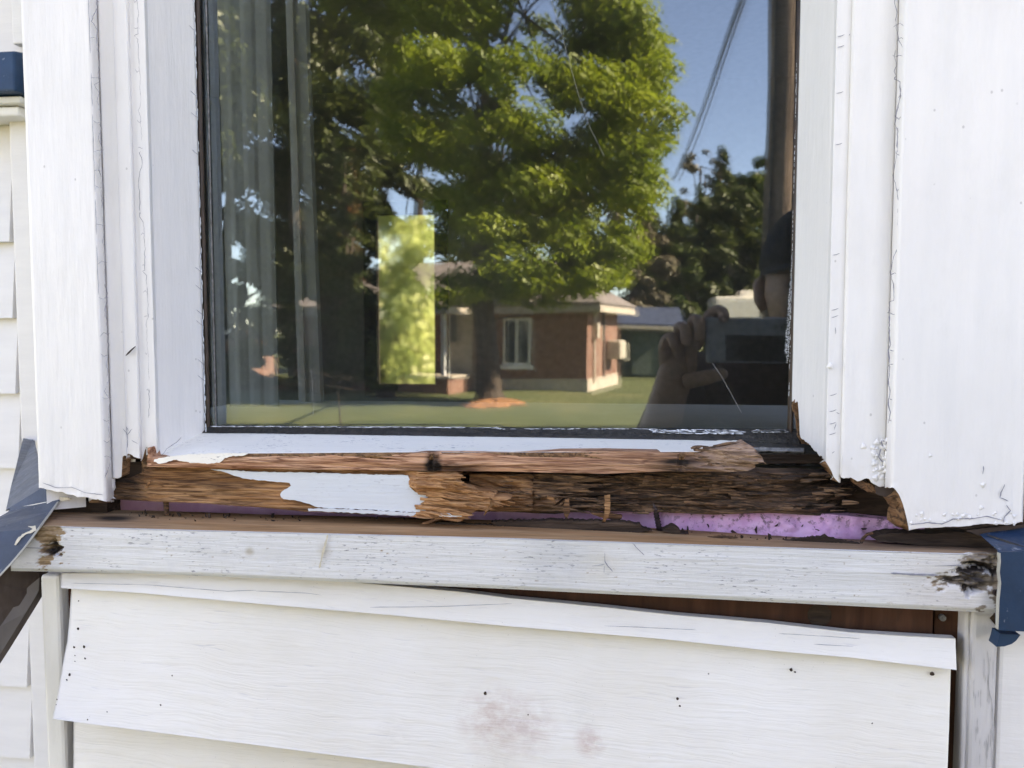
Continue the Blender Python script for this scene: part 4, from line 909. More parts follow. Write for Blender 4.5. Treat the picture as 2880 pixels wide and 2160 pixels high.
def holes():
    mb = MB(); rr = random.Random(31)
    for (px, py, r) in ((220,1768,6),(208,1820,5),(237,1819,6),(211,1844,2.5),(239,1852,4),(211,1860,2.5),(196,1898,6),(188,1912,4),(221,1690,3),(160,1967,3),(158,1982,2),(301,2002,3),(246,2024,3),(484,1900,3),(452,1983,4),(2622,1896,8),(2225,1883,6),(2300,1820,0),(2560,1858,2.5),(2236,1890,4),(1365,1950,7),(1905,1965,5),(1912,1986,4),(1485,2010,3),(2105,1990,0),(1993,1895,3),(2453,2034,3)):
        if not r: continue
        Yd = .5365 if py < 1830 and px > 300 else .548 - .024 * (py - 1690) / 370
        if px < 520: Yd = .548 - .024 * max(0, (py - 1655) / 365) - .012 * ((520 - px) / 420) ** 2 * max(0, (py - 1655) / 365) ** 2
        else:
            top_ = 1648 + (px - 170) * .0897; Yd = .548 - .024 * max(0, (py - top_) / 430)
        n_ = 7; c = at(px, py, Yd - .0022); ph = rr.random()
        pts = [(c[0] + math.cos(6.283*i/n_+ph) * r * .00022 * rr.uniform(.6, 1.2), c[1], c[2] + math.sin(6.283*i/n_+ph) * r * .00022 * rr.uniform(.7, 1.3)) for i in range(n_)]
        mb.add([(c[0], c[1] - .0006, c[2])] + pts, [(0, 1 + (i+1) % n_, 1 + i) for i in range(n_)])
    o = mb.build('dirt_specks', M['wood_dark']); tag(o, 'dark dirt specks dotted over the white siding', 'dirt', None, 'stuff')
holes()
# corner trims
trim = thing('corner_trim', 'white corner trim board at the lower left, partly covered by curled siding', 'trim', at(150, 1900, .55))
mb = MB(); mb.box(at(122, 1900, .549)[0], at(176, 1900, .549)[0], .549 * S, .57 * S, .2, at(150, 1618, .549)[2]); mb.build('board', M['paint_cream'], trim, bevel=.003)
mb = MB(); mb.box(at(177, 1900, .556)[0], at(191, 1900, .556)[0], .555 * S, .57 * S, .2, at(150, 1616, .55)[2]); mb.build('channel', M['paint_cream'], trim, bevel=.002)
trim = thing('corner_trim', 'white corner trim board at the lower right beside the dark gap', 'trim', at(2760, 1900, .55))
mb = MB(); mb.box(at(2709, 1900, .549)[0], at(2727, 1900, .549)[0], .549 * S, .575 * S, .2, at(2760, 1722, .549)[2]); mb.build('channel', M['paint_shaded'], trim, bevel=.002)
mb = MB(); mb.box(at(2729, 1900, .547)[0], at(2806, 1900, .547)[0], .547 * S, .575 * S, .2, at(2760, 1720, .547)[2]); mb.build('board', M['paint_shaded'], trim, bevel=.003)
mb = MB(); mb.box(at(2808, 1900, .550)[0], at(2808, 1900, .550)[0] + .12, .550 * S, .575 * S, .2, at(2830, 1760, .55)[2]); mb.build('side_board', M['paint_wall'], trim, bevel=.003)
mb = MB(); rr = random.Random(41)
for k in range(26):
    y0 = rr.uniform(1830, 2120); x0 = rr.uniform(2738, 2798); ribbon(mb, wander([(x0, y0), (x0 - 1, y0 + rr.uniform(15, 60))], 8, .5, rr), .00022, .5465)
ribbon(mb, wander([(2778,1830),(2781,1870),(2779,1930),(2790,1975),(2796,2050),(2793,2160)], 8, 1, rr), .0003, .5465)
mb.build('grain_line', M['grain'], trim)['kind'] = 'stuff'

# ================================================================== BLUE FLASHING
fl = thing('sill_flashing', 'bent grey-blue metal flashing on the left side sill, its paint scratched', 'flashing', at(60, 1430, .57))
prism([(66,1228,.945),(84,1216,.945),(92,1240,.93),(118,1372,.578),(150,1396,.574),(163,1405,.572),(20,1432,.572),(16,1438,.575),(30,1372,.66)], .6, .004, 'top_sheet', M['blue_pale'], fl)
prism([(22,1440,.566),(30,1428,.567),(90,1422,.567),(163,1406,.5675),(166,1410,.5665),(145,1438,.556),(110,1486,.526),(70,1540,.518),(28,1588,.512),(-20,1640,.505),(-60,1690,.499),(-60,1500,.515),(-20,1464,.545)], .56, .0016, 'nose_sheet', M['blue_pale'], fl)
prism([(160,1411,.5655),(166,1411,.566),(146,1439,.5555),(111,1487,.5255),(71,1541,.5175),(30,1589,.5115),(-20,1641,.5045),(-21,1637,.5045),(26,1586,.5115),(68,1537,.5175),(108,1482,.5255),(142,1436,.5555)], .56, .001, 'cut_edge', M['flash_edge'], fl)
prism(jag([(78,1480,.524),(98,1478,.5265),(100,1486,.525),(101,1492,.5235),(90,1498,.5225),(72,1503,.5215),(56,1518,.5185),(44,1534,.516),(40,1532,.516),(48,1516,.5185),(62,1502,.521),(92,1488,.5245)], 5, 1.2, 5), .55, .0006, 'bare_scratch', M['cream_flake'], fl)
prism([(-60,1680,.535),(-20,1640,.540),(28,1592,.5475),(110,1612,.562),(108,1660,.562),(100,1676,.560),(72,1722,.555),(0,1838,.545),(-60,1930,.535)], .55, .012, 'soffit_board', M['brown_board'], fl)
prism([(110,1625,.5605),(108,1661,.5605),(100,1677,.5585),(72,1723,.5535),(0,1839,.5435),(-60,1931,.5335),(-60,1850,.5325),(0,1762,.5425),(50,1690,.552),(80,1650,.557)], .55, .001, 'worn_edge', plain('worn_grey_brown_edge', (.16,.14,.13), .8), fl)
fr_ = thing('sill_flashing', 'deep blue metal flashing wrapped over the right end of the sill', 'flashing', at(2850, 1650, .53))
prism([(2760,1506,.556),(2775,1502,.560),(2960,1476,.575),(2960,1552,.524),(2812,1553,.523),(2790,1532,.533)], .55, .003, 'top_sheet', M['blue'], fr_)
prism(jag([(2812,1553,.5225),(2960,1547,.5225),(2960,1782,.5225),(2808,1772,.5225),(2806,1745,.5225),(2809,1690,.5225),(2814,1640,.5225),(2810,1610,.5225),(2813,1580,.5225)], 30, .8, 2), .5225, .004, 'front_sheet', M['blue'], fr_)
prism([(2809,1556,.5222),(2814,1556,.5222),(2815,1580,.5222),(2812,1610,.5222),(2816,1640,.5222),(2811,1690,.5222),(2808,1770,.5222),(2805,1770,.5222),(2807,1690,.5222),(2812,1640,.5222),(2808,1610,.5222),(2811,1580,.5222)], .5222, .003, 'cut_edge', M['flash_edge'], fr_)
prism([(2812,1782),(2870,1786),(2858,1802),(2846,1811),(2825,1818),(2802,1819),(2808,1800)], .530, .012, 'drip_tongue', M['blue'], fr_)
mb = MB(); ribbon(mb, [(2776,1505),(2820,1522),(2860,1538),(2900,1556)], .0007, .536); 
prism([(2774,1504,.555),(2778,1503,.555),(2905,1545,.5275),(2905,1550,.5268),(2830,1526,.540)], .54, .0008, 'seam', M['black_seal'], fr_)
prism([(2785,1740),(2801,1724),(2803,1762)], .546, .003, 'torn_corner', M['wood_dark'], fr_)
# dark rotten blocks at both sides of the board
prism(jag([(165,1408),(300,1412),(302,1448),(230,1444),(142,1470),(148,1440)], 8, 1.6, 3), .583, .02, 'rotten_block', M['wood_dark'], bd)
prism(jag([(2452,1512),(2500,1500),(2640,1500),(2720,1496),(2760,1508),(2800,1546),(2770,1552),(2745,1560),(2690,1548),(2600,1535),(2540,1528),(2470,1524)], 9, 2, 3), .572, .015, 'rotten_block', M['wood_dark'], bd)
prism(jag([(2715,1492),(2880,1474),(2880,1482),(2790,1500),(2750,1506)], 9, 1.2, 3), .566, .004, 'bare_underside', M['brown_board'], bd)
prism(jag([(166,1398),(190,1400),(200,1404),(170,1410)], 6, 1, 3), .568, .001, 'paint_chip', M['cream_flake'], bd)

# ================================================================== LOOSE BITS
def chip(name, pts, Y, th, mat, label, cat, grp=None, seed=1, jg=1.5):
    return tag(prism(jag(pts, 5, jg, seed), Y, th, name, M[mat]), label, cat, grp)
chip('wood_splinter', [(1700,1394),(1716,1392),(1716,1440),(1712,1452),(1702,1470),(1694,1470),(1700,1446)], .572, .002, 'wood_tan', 'pale upright splinter hanging before the purple foam', 'splinter', 'loose splinters')
chip('wood_splinter', [(1588,1404),(1600,1402),(1603,1442),(1596,1456),(1602,1464),(1590,1456),(1584,1438)], .572, .002, 'wood_rot', 'short dark splinter hanging left of the pale upright one', 'splinter', 'loose splinters')
chip('wood_splinter', [(1540,1394),(1556,1400),(1564,1416),(1562,1419),(1550,1410),(1538,1402)], .571, .002, 'wood_tan', 'small tan chip lifting from the split layer', 'splinter', 'loose splinters')
chip('wood_splinter', [(1650,1433),(1700,1442),(1750,1450),(1749,1458),(1738,1464),(1700,1458),(1668,1448)], .578, .003, 'wood_rot', 'slanting dark sliver crossing the purple foam', 'splinter', 'loose splinters')
chip('wood_splinter', [(1200,1467),(1236,1455),(1244,1458),(1204,1473),(1180,1476)], .562, .002, 'wood_tan', 'thin splinter dangling below the splintered orange end', 'splinter', 'loose splinters')
chip('wood_splinter', [(406,1372),(420,1350),(426,1352),(412,1374)], .563, .002, 'wood_tan', 'pale sliver stuck at the dark left end of the sill', 'splinter', 'loose splinters')
chip('wood_splinter', [(1376,1398),(1392,1416),(1370,1438),(1360,1453),(1364,1436),(1378,1420)], .555, .002, 'wood_tan', 'forked splinter jutting from the orange broken end', 'splinter', 'loose splinters', 4)
chip('wood_fragment', [(1380,1468),(1560,1463),(1740,1468),(1800,1474),(1806,1484),(1834,1494),(1780,1498),(1600,1490),(1460,1484),(1390,1478)], .572, .008, 'wood_dark', 'long charred-looking rotten strip lying on the board before the foam', 'wood fragment', 'rotten fragments on the board', 2, 2.2)
chip('wood_fragment', [(1862,1492),(1892,1478),(1906,1486),(1918,1500),(1938,1503),(1900,1505)], .574, .010, 'wood_dark', 'small dark triangular lump lying beside the screw', 'wood fragment', 'rotten fragments on the board', 3)
chip('wood_fragment', [(2204,1524),(2260,1516),(2316,1510),(2325,1506),(2334,1514),(2380,1524),(2420,1530),(2330,1527)], .570, .006, 'wood_dark', 'dark ragged strip of rot lying right on the board before the foam', 'wood fragment', 'rotten fragments on the board', 4, 2)
chip('wood_fragment', [(1990,1510),(2040,1506),(2076,1512),(2030,1514)], .566, .002, 'wood_rot', 'thin curled bark-like shaving on the board under the foam', 'wood fragment', 'rotten fragments on the board', 5)
chip('wood_fragment', [(1214,1476),(1240,1468),(1400,1478),(1430,1486),(1260,1488)], .574, .004, 'wood_dark', 'dark rotten crumb heap lying below the splintered end', 'wood fragment', 'rotten fragments on the board', 6, 2)
mb = MB(); mb.tube([at(2422,1526,.566), at(2428,1514,.566), at(2438,1504,.566), at(2452,1499,.568)], [.0012,.0013,.0011,.0012], 8); tag(mb.build('bent_nail', M['wood_rot']), 'rusty bent nail curling up from the right of the board', 'nail')
mb = MB(); mb.tube([at(1856,1498,.584), at(1850,1470,.584), at(1843,1432,.583), at(1837,1416,.583)], [.0020,.0021,.0018,.0006], 10)
scr = thing('screw', 'dark rusty screw standing in front of the purple foam', 'screw', at(1852, 1497, .584)); mb.build('shank', M['screw'], scr)
mb = MB()
p0, p1 = Vector(at(1857,1500,.584)), Vector(at(1841,1425,.583)); pts = []
for i in range(110):
    t = i / 109; a = t * 6.283 * 9; c = p0.lerp(p1, t); pts.append(c + Vector((math.cos(a), math.sin(a), 0)) * (.0024 * (1 - .25 * t)))
mb.tube(pts, .00055, 5); mb.build('thread', M['screw'], scr)
mb = MB(); mb.tube([at(466,1404,.574), at(470,1446,.574)], [.0024,.0021], 8); tag(mb.build('nail', M['wood_rot']), 'rusty nail shank bridging the gap at the left', 'nail')
rr = random.Random(77); mb = MB()
for i in range(300):
    px = rr.choice((rr.uniform(330, 1350), rr.uniform(1300, 2430), rr.uniform(1900, 2450)));
    base = np.interp(px, [28,420,720,1440,1890,2160,2420,2812], [1432,1440,1451,1470,1494,1512,1524,1540]) + abs(rr.gauss(0, 8))
    if px > 1850 and rr.random() < .12: base -= rr.uniform(5, 70); Yd = .5935
    else: Yd = .585 - .06 * (base - 1445 - (px - 600) * .04) / 60
    c = Vector(at(px, base, Yd)); s1 = .0004 + .0020 * rr.random() ** 3; k = Euler((rr.random()*6, rr.random()*6, rr.random()*6)).to_matrix()
    vs = [c + k @ Vector(q) * s1 for q in ((-1.6,-.5,-.4),(1.6,-.3,-.2),(.9,.6,-.3),(-1.1,.5,.1),(0,0,.7))]
    mb.add(vs, [(0,1,2,3),(0,1,4),(1,2,4),(2,3,4),(3,0,4)])
o = mb.build('rot_crumbs', M['wood_dark']); tag(o, 'scattered dark rot crumbs on the board and foam', 'debris', None, 'stuff')
# spider silk and scratches on the glass
def silk(pts, w_, label):
    mb = MB(); mb.tube([at(p[0], p[1], .6285) for p in pts], w_, 5); tag(mb.build('silk_thread', M['thread']), label, 'thread', 'spider silk on the glass')
silk([(1550,0),(1575,80),(1600,170),(1628,270),(1660,360),(1700,440)], .0001, 'long fine silk thread crossing the reflected maple crown')
silk([(2004,1022),(2030,1060),(2058,1110),(2085,1160)], .00015, 'short pale silk thread near the reflected hand')
silk([(874,1035),(878,1070),(880,1112),(881,1165)], .00012, 'faint vertical thread beside the leaning inner post')

# ================================================================== THE YARD SEEN IN THE GLASS
def cluster_tree(name, label, base, trunk_pts, trunk_r, blobs, mat, nleaf, size, limbs=6, group=None, seed=1, flat=.75, shell=.5, bark='bark'):
    """blobs: (centre, radii) - leaves scattered through each clump, denser outside"""
    t = thing(name, label, 'tree', base, 0, group); rr = np.random.default_rng(seed); mb = MB()
    mb.tube(trunk_pts, trunk_r, 12)
    top = Vector(trunk_pts[-1]); mid = Vector(trunk_pts[len(trunk_pts)//2])
    pick = [blobs[i] for i in np.linspace(0, len(blobs)-1, min(limbs, len(blobs))).astype(int)]
    for (c, r) in pick:
        c = Vector(c); s0 = mid.lerp(top, float(rr.random())); m_ = s0.lerp(c, .5) + Vector((0, 0, .25))
        mb.tube([s0, m_, c], [trunk_r[-1]*.7, trunk_r[-1]*.45, trunk_r[-1]*.15], 6)
    mb.build('trunk', M[bark], t)
    vol = np.array([r[0]*r[1]*r[2] for c, r in blobs]) ** .67; cnt = np.maximum(20, (nleaf * vol / vol.sum()).astype(int))
    V = []
    for (c, r), k in zip(blobs, cnt):
        d = rr.normal(size=(k, 3)); d /= np.linalg.norm(d, axis=1)[:, None]; q = rr.random(k) ** shell
        p = np.array(c) + d * q[:, None] * np.array(r)
        nrm = d * .6 + rr.normal(size=(k, 3)) * .55 + np.array([0, 0, .55]); nrm /= np.linalg.norm(nrm, axis=1)[:, None]
        a = np.cross(nrm, rr.normal(size=(k, 3))); a /= np.linalg.norm(a, axis=1)[:, None]; b_ = np.cross(nrm, a)
        s1 = size * rr.uniform(.55, 1.25, k)[:, None]
        V.append(np.stack([p - a*s1*.9, p - b_*s1*flat*.6, p + a*s1, p + b_*s1*flat*.6 + nrm*s1*.12], 1).reshape(-1, 3))
    V = np.concatenate(V); F = np.arange(len(V)).reshape(-1, 4)
    me = bpy.data.meshes.new('crown'); me.vertices.add(len(V)); me.vertices.foreach_set('co', V.astype(np.float32).ravel())
    me.loops.add(len(V)); me.loops.foreach_set('vertex_index', np.arange(len(V), dtype=np.int32)); me.polygons.add(len(F)); me.polygons.foreach_set('loop_start', np.arange(0, len(V), 4, dtype=np.int32))
    me.update(calc_edges=True); me.validate(); me.materials.append(M[mat])
    o = bpy.data.objects.new('crown', me); col.objects.link(o); o.parent = t; o.matrix_parent_inverse = Matrix.Translation(Vector(base)).inverted()
    return t
def gnd(px, dist): p = out(px, 1000, dist); return Vector((p.x, p.y, 0))
rr = random.Random(5)
# --- the maple
D = 18.2; base = gnd(1373, D); ppm = FPX / D
right_edge = interp([(-500,1700),(-250,1740),(0,1795),(130,1885),(300,1910),(450,1880),(560,1860),(700,1790),(800,1735),(830,1700)])
left_edge = interp([(-500,1000),(-200,930),(40,930),(300,1000),(500,1180),(650,1230),(830,1260)])
bl = []
for i in range(210):
    py = rr.uniform(-520, 790); L_, R_ = float(left_edge(py)), float(right_edge(py)); u_ = rr.random() ** .85
    px = L_ + (R_ - L_) * u_; half = (R_ - L_) / 2 / ppm
    dep = rr.uniform(-1, 1) * half * .75 * math.sqrt(max(.05, 1 - (2*u_-1)**2))
    p = out(px, py, D); p = Vector((p.x, p.y + dep, p.z)); r = rr.uniform(.42, .85)
    bl.append(((p.x - .35 * (u_ > .9) , p.y, p.z), (r * 1.15, r * 1.15, r * .62)))
for py in range(-100, 820, 46):
    R_ = float(right_edge(py)) - rr.uniform(5, 45); p = out(R_ - 30, py, D + rr.uniform(-1.2, .5)); r = rr.uniform(.28, .5); bl.append(((p.x, p.y, p.z), (r*1.3, r, r*.6)))
for px in range(1230, 1725, 18):
    p = out(px, 800 + rr.uniform(-30, 55), D + rr.uniform(-1.5, .5)); r = rr.uniform(.3, .5); bl.append(((p.x, p.y, p.z), (r*1.3, r, r*.55)))
top = out(1370, -250, D)
cluster_tree('maple_tree', 'big maple tree with sunlit yellow-green leaves reflected in the glass', base, [base, base + Vector((0,0,.25)), base + Vector((-.05,0,1.2)), out(1352, 830, D), out(1350, 500, D), top], [.42,.30,.25,.24,.17,.06], bl, 'leaf_maple', 125000, .088, limbs=22, seed=3, shell=.6)
# --- darker trees at the left
def round_tree(name, label, px, dist, v0, v1, halfpx, mat, seed, n=60, leaf=.13, nl=12000, group='trees beyond the lawn', shape=1., tr=.16):
    rr = random.Random(seed); b_ = gnd(px, dist); k = FPX / dist; bl = []
    for i in range(n):
        t = rr.random(); py = v0 + (v1 - v0) * t; hw = halfpx * math.sin(3.14 * min(.97, max(.12, t ** shape))) ** .6 / k
        p = out(px, py, dist); r = rr.uniform(.35, .75) * max(.5, halfpx / k / 2.6)
        bl.append(((p.x + rr.uniform(-1, 1) * hw, p.y + rr.uniform(-1, 1) * hw * .8, p.z), (r, r, r * .7)))
    tp = out(px, v0 + (v1 - v0) * .15, dist)
    return cluster_tree(name, label, b_, [b_, b_.lerp(tp, .5), tp], [tr*1.5, tr, tr*.4], bl, mat, nl, leaf, limbs=8, group=group, seed=seed)
def conifer(name, label, px, dist, vtop, halfpx, mat, seed, nl=9000, vbase=None, leaf=.11, group='trees beyond the lawn'):
    rr = random.Random(seed); b_ = gnd(px, dist); tp = out(px, vtop, dist); hw = halfpx / (FPX / dist); bl = []
    z0 = .35 if vbase is None else out(px, vbase, dist).z
    lv = 22
    for i in range(lv):
        t = (i + .5) / lv; z = z0 + (tp.z - z0) * t; rad = hw * (1 - t) ** .8 + .05
        for j in range(max(2, int(7 * (1 - t) + 1.5))):
            a = rr.random() * 6.283; q = rad * rr.uniform(.45, .95)
            bl.append(((b_.x + math.cos(a) * q, b_.y + math.sin(a) * q, z + rr.uniform(-.1, .1) - .15 * q), (max(.18, rad * .42), max(.18, rad * .42), max(.14, hw * .16))))
    return cluster_tree(name, label, b_, [b_, b_.lerp(tp, .5), tp], [.16, .1, .03], bl, mat, nl, leaf, limbs=0 or 2, group=group, seed=seed, flat=.5)
round_tree('shade_tree', 'dark shade tree filling the left of the reflection behind the maple', 830, 24.5, -420, 760, 330, 'leaf_dark', 11, n=170, nl=38000, leaf=.15)
round_tree('shade_tree', 'dark leafy tree reflected at far left beside the window frame', 520, 25, -300, 830, 220, 'leaf_dark', 12, n=70, nl=13000, leaf=.15)
conifer('cedar_tree', 'dark cedar with reddish tips reflected left of the bright inner window', 975, 21.5, 430, 95, 'leaf_conifer', 13, nl=12000)
conifer('cedar_tree', 'narrow rusty-brown cedar top reflected above the left shrubs', 990, 23.5, 400, 45, 'leaf_red', 14, nl=5000)
round_tree('garden_shrub', 'bushy shrub reflected low between the curtain post and porch', 1085, 18.6, 620, 1095, 125, 'leaf_dark', 15, n=60, nl=16000, leaf=.09)
round_tree('garden_shrub', 'round low shrub reflected above the left mulch bed', 765, 22.3, 1072, 1112, 34, 'leaf_mid', 16, n=18, nl=1600, leaf=.08)
conifer('pine_tree', 'tall dark pine with a pointed top reflected right of the maple', 2015, 44, 412, 150, 'leaf_conifer', 17, nl=36000, leaf=.22, group='distant trees')
conifer('pine_tree', 'broad dark pine reflected left of the pointed one', 1900, 40, 560, 130, 'leaf_conifer', 18, nl=33000, leaf=.22, group='distant trees')
round_tree('distant_tree', 'green rounded tree reflected beside the utility pole', 2105, 46, 460, 860, 120, 'leaf_mid', 19, n=50, nl=12000, leaf=.2, group='distant trees')
round_tree('distant_tree', 'thin pale half-bare tree reflected above the pines', 1965, 52, 420, 700, 70, 'leaf_bare', 20, n=26, nl=2600, leaf=.16, group='distant trees')
round_tree('distant_tree', 'brownish bushy tree reflected over the blue-roofed shed', 1775, 33, 590, 960, 105, 'leaf_bare', 21, n=44, nl=8500, leaf=.15, group='distant trees')
round_tree('distant_tree', 'dark green tree reflected behind the white camper', 2050, 38, 560, 1040, 150, 'leaf_dark', 22, n=120, nl=30000, leaf=.2, group='distant trees')
round_tree('distant_tree', 'dark tree reflected behind the blue-roofed shed', 1870, 36, 640, 1040, 110, 'leaf_conifer', 23, n=110, nl=26000, leaf=.19, group='distant trees')
round_tree('distant_tree', 'leafy tree reflected partly behind the utility pole', 2230, 40, 420, 1000, 120, 'leaf_mid', 24, n=50, nl=9000, leaf=.18, group='distant trees')
conifer('hedge_conifer', 'dark conifer behind the roof of the brick house', 1600, 34, 620, 160, 'leaf_conifer', 25, nl=9000, leaf=.18, group='distant trees')
round_tree('distant_tree', 'dark tree reflected behind the brick house, under the maple crown', 1400, 34, 300, 1000, 190, 'leaf_dark', 26, n=60, nl=12000, leaf=.18, group='distant trees')
for i, (px, dist, v0, hp, lab) in enumerate(((640, 31, 120, 190, 'dense dark tree reflected low behind the outbuilding'), (930, 30, 60, 210, 'dense dark tree reflected behind the cedar'), (1180, 31, 150, 200, 'dense dark tree reflected behind the porch roof'), (430, 32, 100, 190, 'dense dark tree reflected at the extreme left'))):
    round_tree('shade_tree', lab, px, dist, v0, 1080, hp, 'leaf_dark', 40 + i, n=90, nl=20000, leaf=.19, shape=.8)
round_tree('garden_shrub', 'tall dense shrub reflected before the left end of the brick house', 900, 20.6, 760, 1100, 130, 'leaf_dark', 51, n=50, nl=14000, leaf=.1)
round_tree('garden_shrub', 'wide dense shrub reflected behind the curtain', 680, 21, 720, 1100, 130, 'leaf_dark', 52, n=50, nl=14000, leaf=.1)
for i, (px, dist, vt, hp, lab) in enumerate(((1840, 48, 600, 120, 'dark spruce reflected far right above the shed'), (1955, 50, 520, 120, 'tall dark spruce reflected between the two pines'), (2120, 50, 540, 130, 'dark spruce reflected close beside the utility pole'))):
    conifer('spruce_tree', lab, px, dist, vt, hp, 'leaf_conifer', 61 + i, nl=26000, leaf=.24, group='distant trees')
# leafy tree in the back garden, seen through the room's far window
rrb = random.Random(4); bl = []
for i in range(200): bl.append(((-4.4 + rrb.uniform(-1.8, 1.95), 13 + rrb.uniform(-1.2, 2.0), .6 + rrb.uniform(-.6, 6.2)), (.6, .6, .5)))
cluster_tree('garden_tree', 'sunlit lime-green tree seen through the far window of the room', (-4.4, 13, 0), [(-4.4,13,0),(-4.4,13,1.5),(-4.4,13,4.5)], [.14,.11,.05], bl, 'leaf_bright', 170000, .052, limbs=8, seed=31)

# --- the brick house across the lawn
HD = 21.4; hb = gnd(1654, HD)
bh = thing('brick_house', 'red brick house with white-framed window reflected under the maple', 'house', hb, R(13))
k = FPX / HD; wl_, hh = 9.0, (1109 - 838) / k       # front length, eave height
ez = out(1654, 862, HD).z
mb = MB(); mb.box(-wl_, 0, -3.4, 0, .32, ez); mb.build('wall', M['brick'], bh, local=True)
# (front is local y = 0, the house runs back to negative y)
mb = MB(); mb.box(-wl_, .03, -3.4, .03, 0, .32); mb.build('foundation', M['concrete'], bh, local=True)
# roof: hip
mb = MB(); o_ = .45; rz_ = ez + 1.35
mb.add([(-wl_-o_,o_,ez),(o_,o_,ez),(o_,-3.4-o_,ez),(-wl_-o_,-3.4-o_,ez),(-wl_+2.4,-1.7,rz_),(-1.6,-1.7,rz_)], [(0,1,5,4),(1,2,5),(2,3,4,5),(3,0,4)]); mb.build('roof', M['shingle'], bh, local=True, solid=.07)
mb = MB(); mb.box(-wl_-o_, o_, o_-.03, o_, ez-.2, ez-.02); mb.box(o_-.03, o_, -3.4-o_, o_-.03, ez-.2, ez-.02); mb.build('fascia', M['concrete'], bh, local=True)
mb = MB(); mb.box(-wl_-o_+.01, o_-.04, -3.4, o_-.04, ez-.08, ez-.05); mb.build('soffit', M['white_plain'], bh, local=True)
wx = [-(1654-1400)/k, -(1654-1485)/k]; wz = [out(1440,1030,HD).z, out(1440,896,HD).z]
wn = MB(); wn.box(wx[0], wx[1], .002, .06, wz[0], wz[1]); fr2 = wn.build('window', M['white_plain'], bh, local=True)
mid_ = (wx[0]+wx[1])/2
for (a, b_) in ((wx[0]+.07, mid_-.05), (mid_+.05, wx[1]-.07)):
    mb = MB(); mb.box(a, b_, .062, .07, wz[0]+.08, wz[1]-.08); o = mb.build('pane', M['dark_glass'], fr2, local=True)
mb = MB(); mb.box(wx[0]-.12, wx[1]+.08, .002, .12, wz[0]-.1, wz[0]-.002); mb.build('window_sill', M['white_plain'], bh, local=True)
mb = MB(); mb.add([(wx[0]-1.3,o_+.05,ez-.02),(wx[1]+.25,o_+.05,ez-.02),((wx[0]+wx[1])/2-.5,o_+.05,ez+.75),(wx[0]-1.3,-1.6,ez-.02),(wx[1]+.25,-1.6,ez-.02),((wx[0]+wx[1])/2-.5,-1.6,ez+.75)], [(0,1,2),(1,4,5,2),(0,2,5,3)]); mb.build('gable', M['shingle'], bh, local=True, solid=.04)
mb = MB(); mb.box(.001, .05, -1.75, -1.62, .3, ez-.06); mb.build('downpipe', M['cable'], bh, local=True)
mb = MB(); mb.tube([(.06,-.55,.2),(.06,-.55,1.5),(.06,-.55,2.2)], .035, 8); mb.box(.02,.16,-.68,-.45,1.35,1.75); mb.box(.02,.12,-.62,-.48,1.95,2.1); mb.build('conduit', M['meter'], bh, local=True)
# wall unit at the side
mb = MB(); mb.box(.02, .42, -2.7, -2.0, .75, 1.28); mb.build('air_conditioner', M['meter'], bh, local=True, bevel=.04)
# porch
pxp = lambda p: -(1654 - p) / k
mb = MB(); mb.box(pxp(1215), pxp(1300), .02, .06, .3, ez-.1); mb.build('porch_wall', M['concrete'], bh, local=True)
mb = MB(); mb.box(pxp(1236), pxp(1252), .07, .1, 1.3, 2.1); mb.build('porch_window', M['dark_glass'], bh, local=True)
for p, z1 in ((1286, ez-.12), (1172, ez-.12)):
    mb = MB(); mb.box(pxp(p)-.05, pxp(p)+.05, 1.5, 1.6, .42, z1); mb.build('porch_post', M['white_plain'], bh, local=True, bevel=.01)
mb = MB(); mb.box(pxp(1010), pxp(1306), .1, 1.75, 0, .40); mb.build('porch_base', M['brick'], bh, local=True)
mb = MB(); mb.box(pxp(1000), pxp(1312), .05, 1.8, .40, .46); mb.build('porch_cap', M['concrete'], bh, local=True)
mb = MB(); mb.box(pxp(1000), pxp(1312), .46, 1.9, ez-.2, ez-.04); mb.build('porch_beam', M['concrete'], bh, local=True)

# --- shed, camper, far left house
sp_ = gnd(1785, 28); kk = FPX / 28
sh = thing('shed', 'low dark shed with a blue roof reflected right of the brick house', 'shed', sp_)
mb = MB(); mb.box(-1.0, 1.35, -3, 0, 0, 1.75); mb.build('wall', M['shed_wall'], sh, local=True)
mb = MB(); mb.add([(-1.3,.35,1.72),(1.6,.35,1.72),(1.6,-1.5,2.35),(-1.3,-1.5,2.35),(-1.3,-3.35,1.72),(1.6,-3.35,1.72)], [(0,1,2,3),(3,2,5,4)]); mb.build('roof', M['blue_roof'], sh, local=True, solid=.06)
mb = MB(); mb.box(-1.3, 1.6, .36, .40, 1.60, 1.72); mb.build('fascia', M['meter'], sh, local=True)
mb = MB(); mb.box(1.25, 1.36, .02, .12, 0, 1.6); mb.build('post', M['meter'], sh, local=True)
mb = MB(); mb.box(-.1, .75, .005, .03, .1, 1.5); mb.build('door', plain('green_grey_door', (.09,.12,.10), .7), sh, local=True)
cd_ = 30.; cz = [out(2080, 885, cd_).z, out(2080, 836, cd_).z]; xa_, xb_ = out(2010, 860, cd_).x, out(2290, 860, cd_).x
cm = thing('camper', 'white camper trailer reflected above the raised hand', 'camper', (xa_, out(2010,860,cd_).y, 0))
cy = out(2010, 860, cd_).y
mb = MB(); mb.box(xa_, xb_, cy-2.2, cy, .55, cz[1]); mb.build('body', M['camper'], cm, bevel=.08)
mb = MB(); mb.box(xa_+.95, xa_+1.75, cy-1.5, cy-.5, cz[1]+.005, cz[1]+.22); mb.build('roof_unit', M['camper'], cm, bevel=.05)
mb = MB(); mb.box(xa_+.25, xa_+1.15, cy+.002, cy+.03, 1.45, 2.0); mb.build('window', M['dark_glass'], cm, bevel=.02)
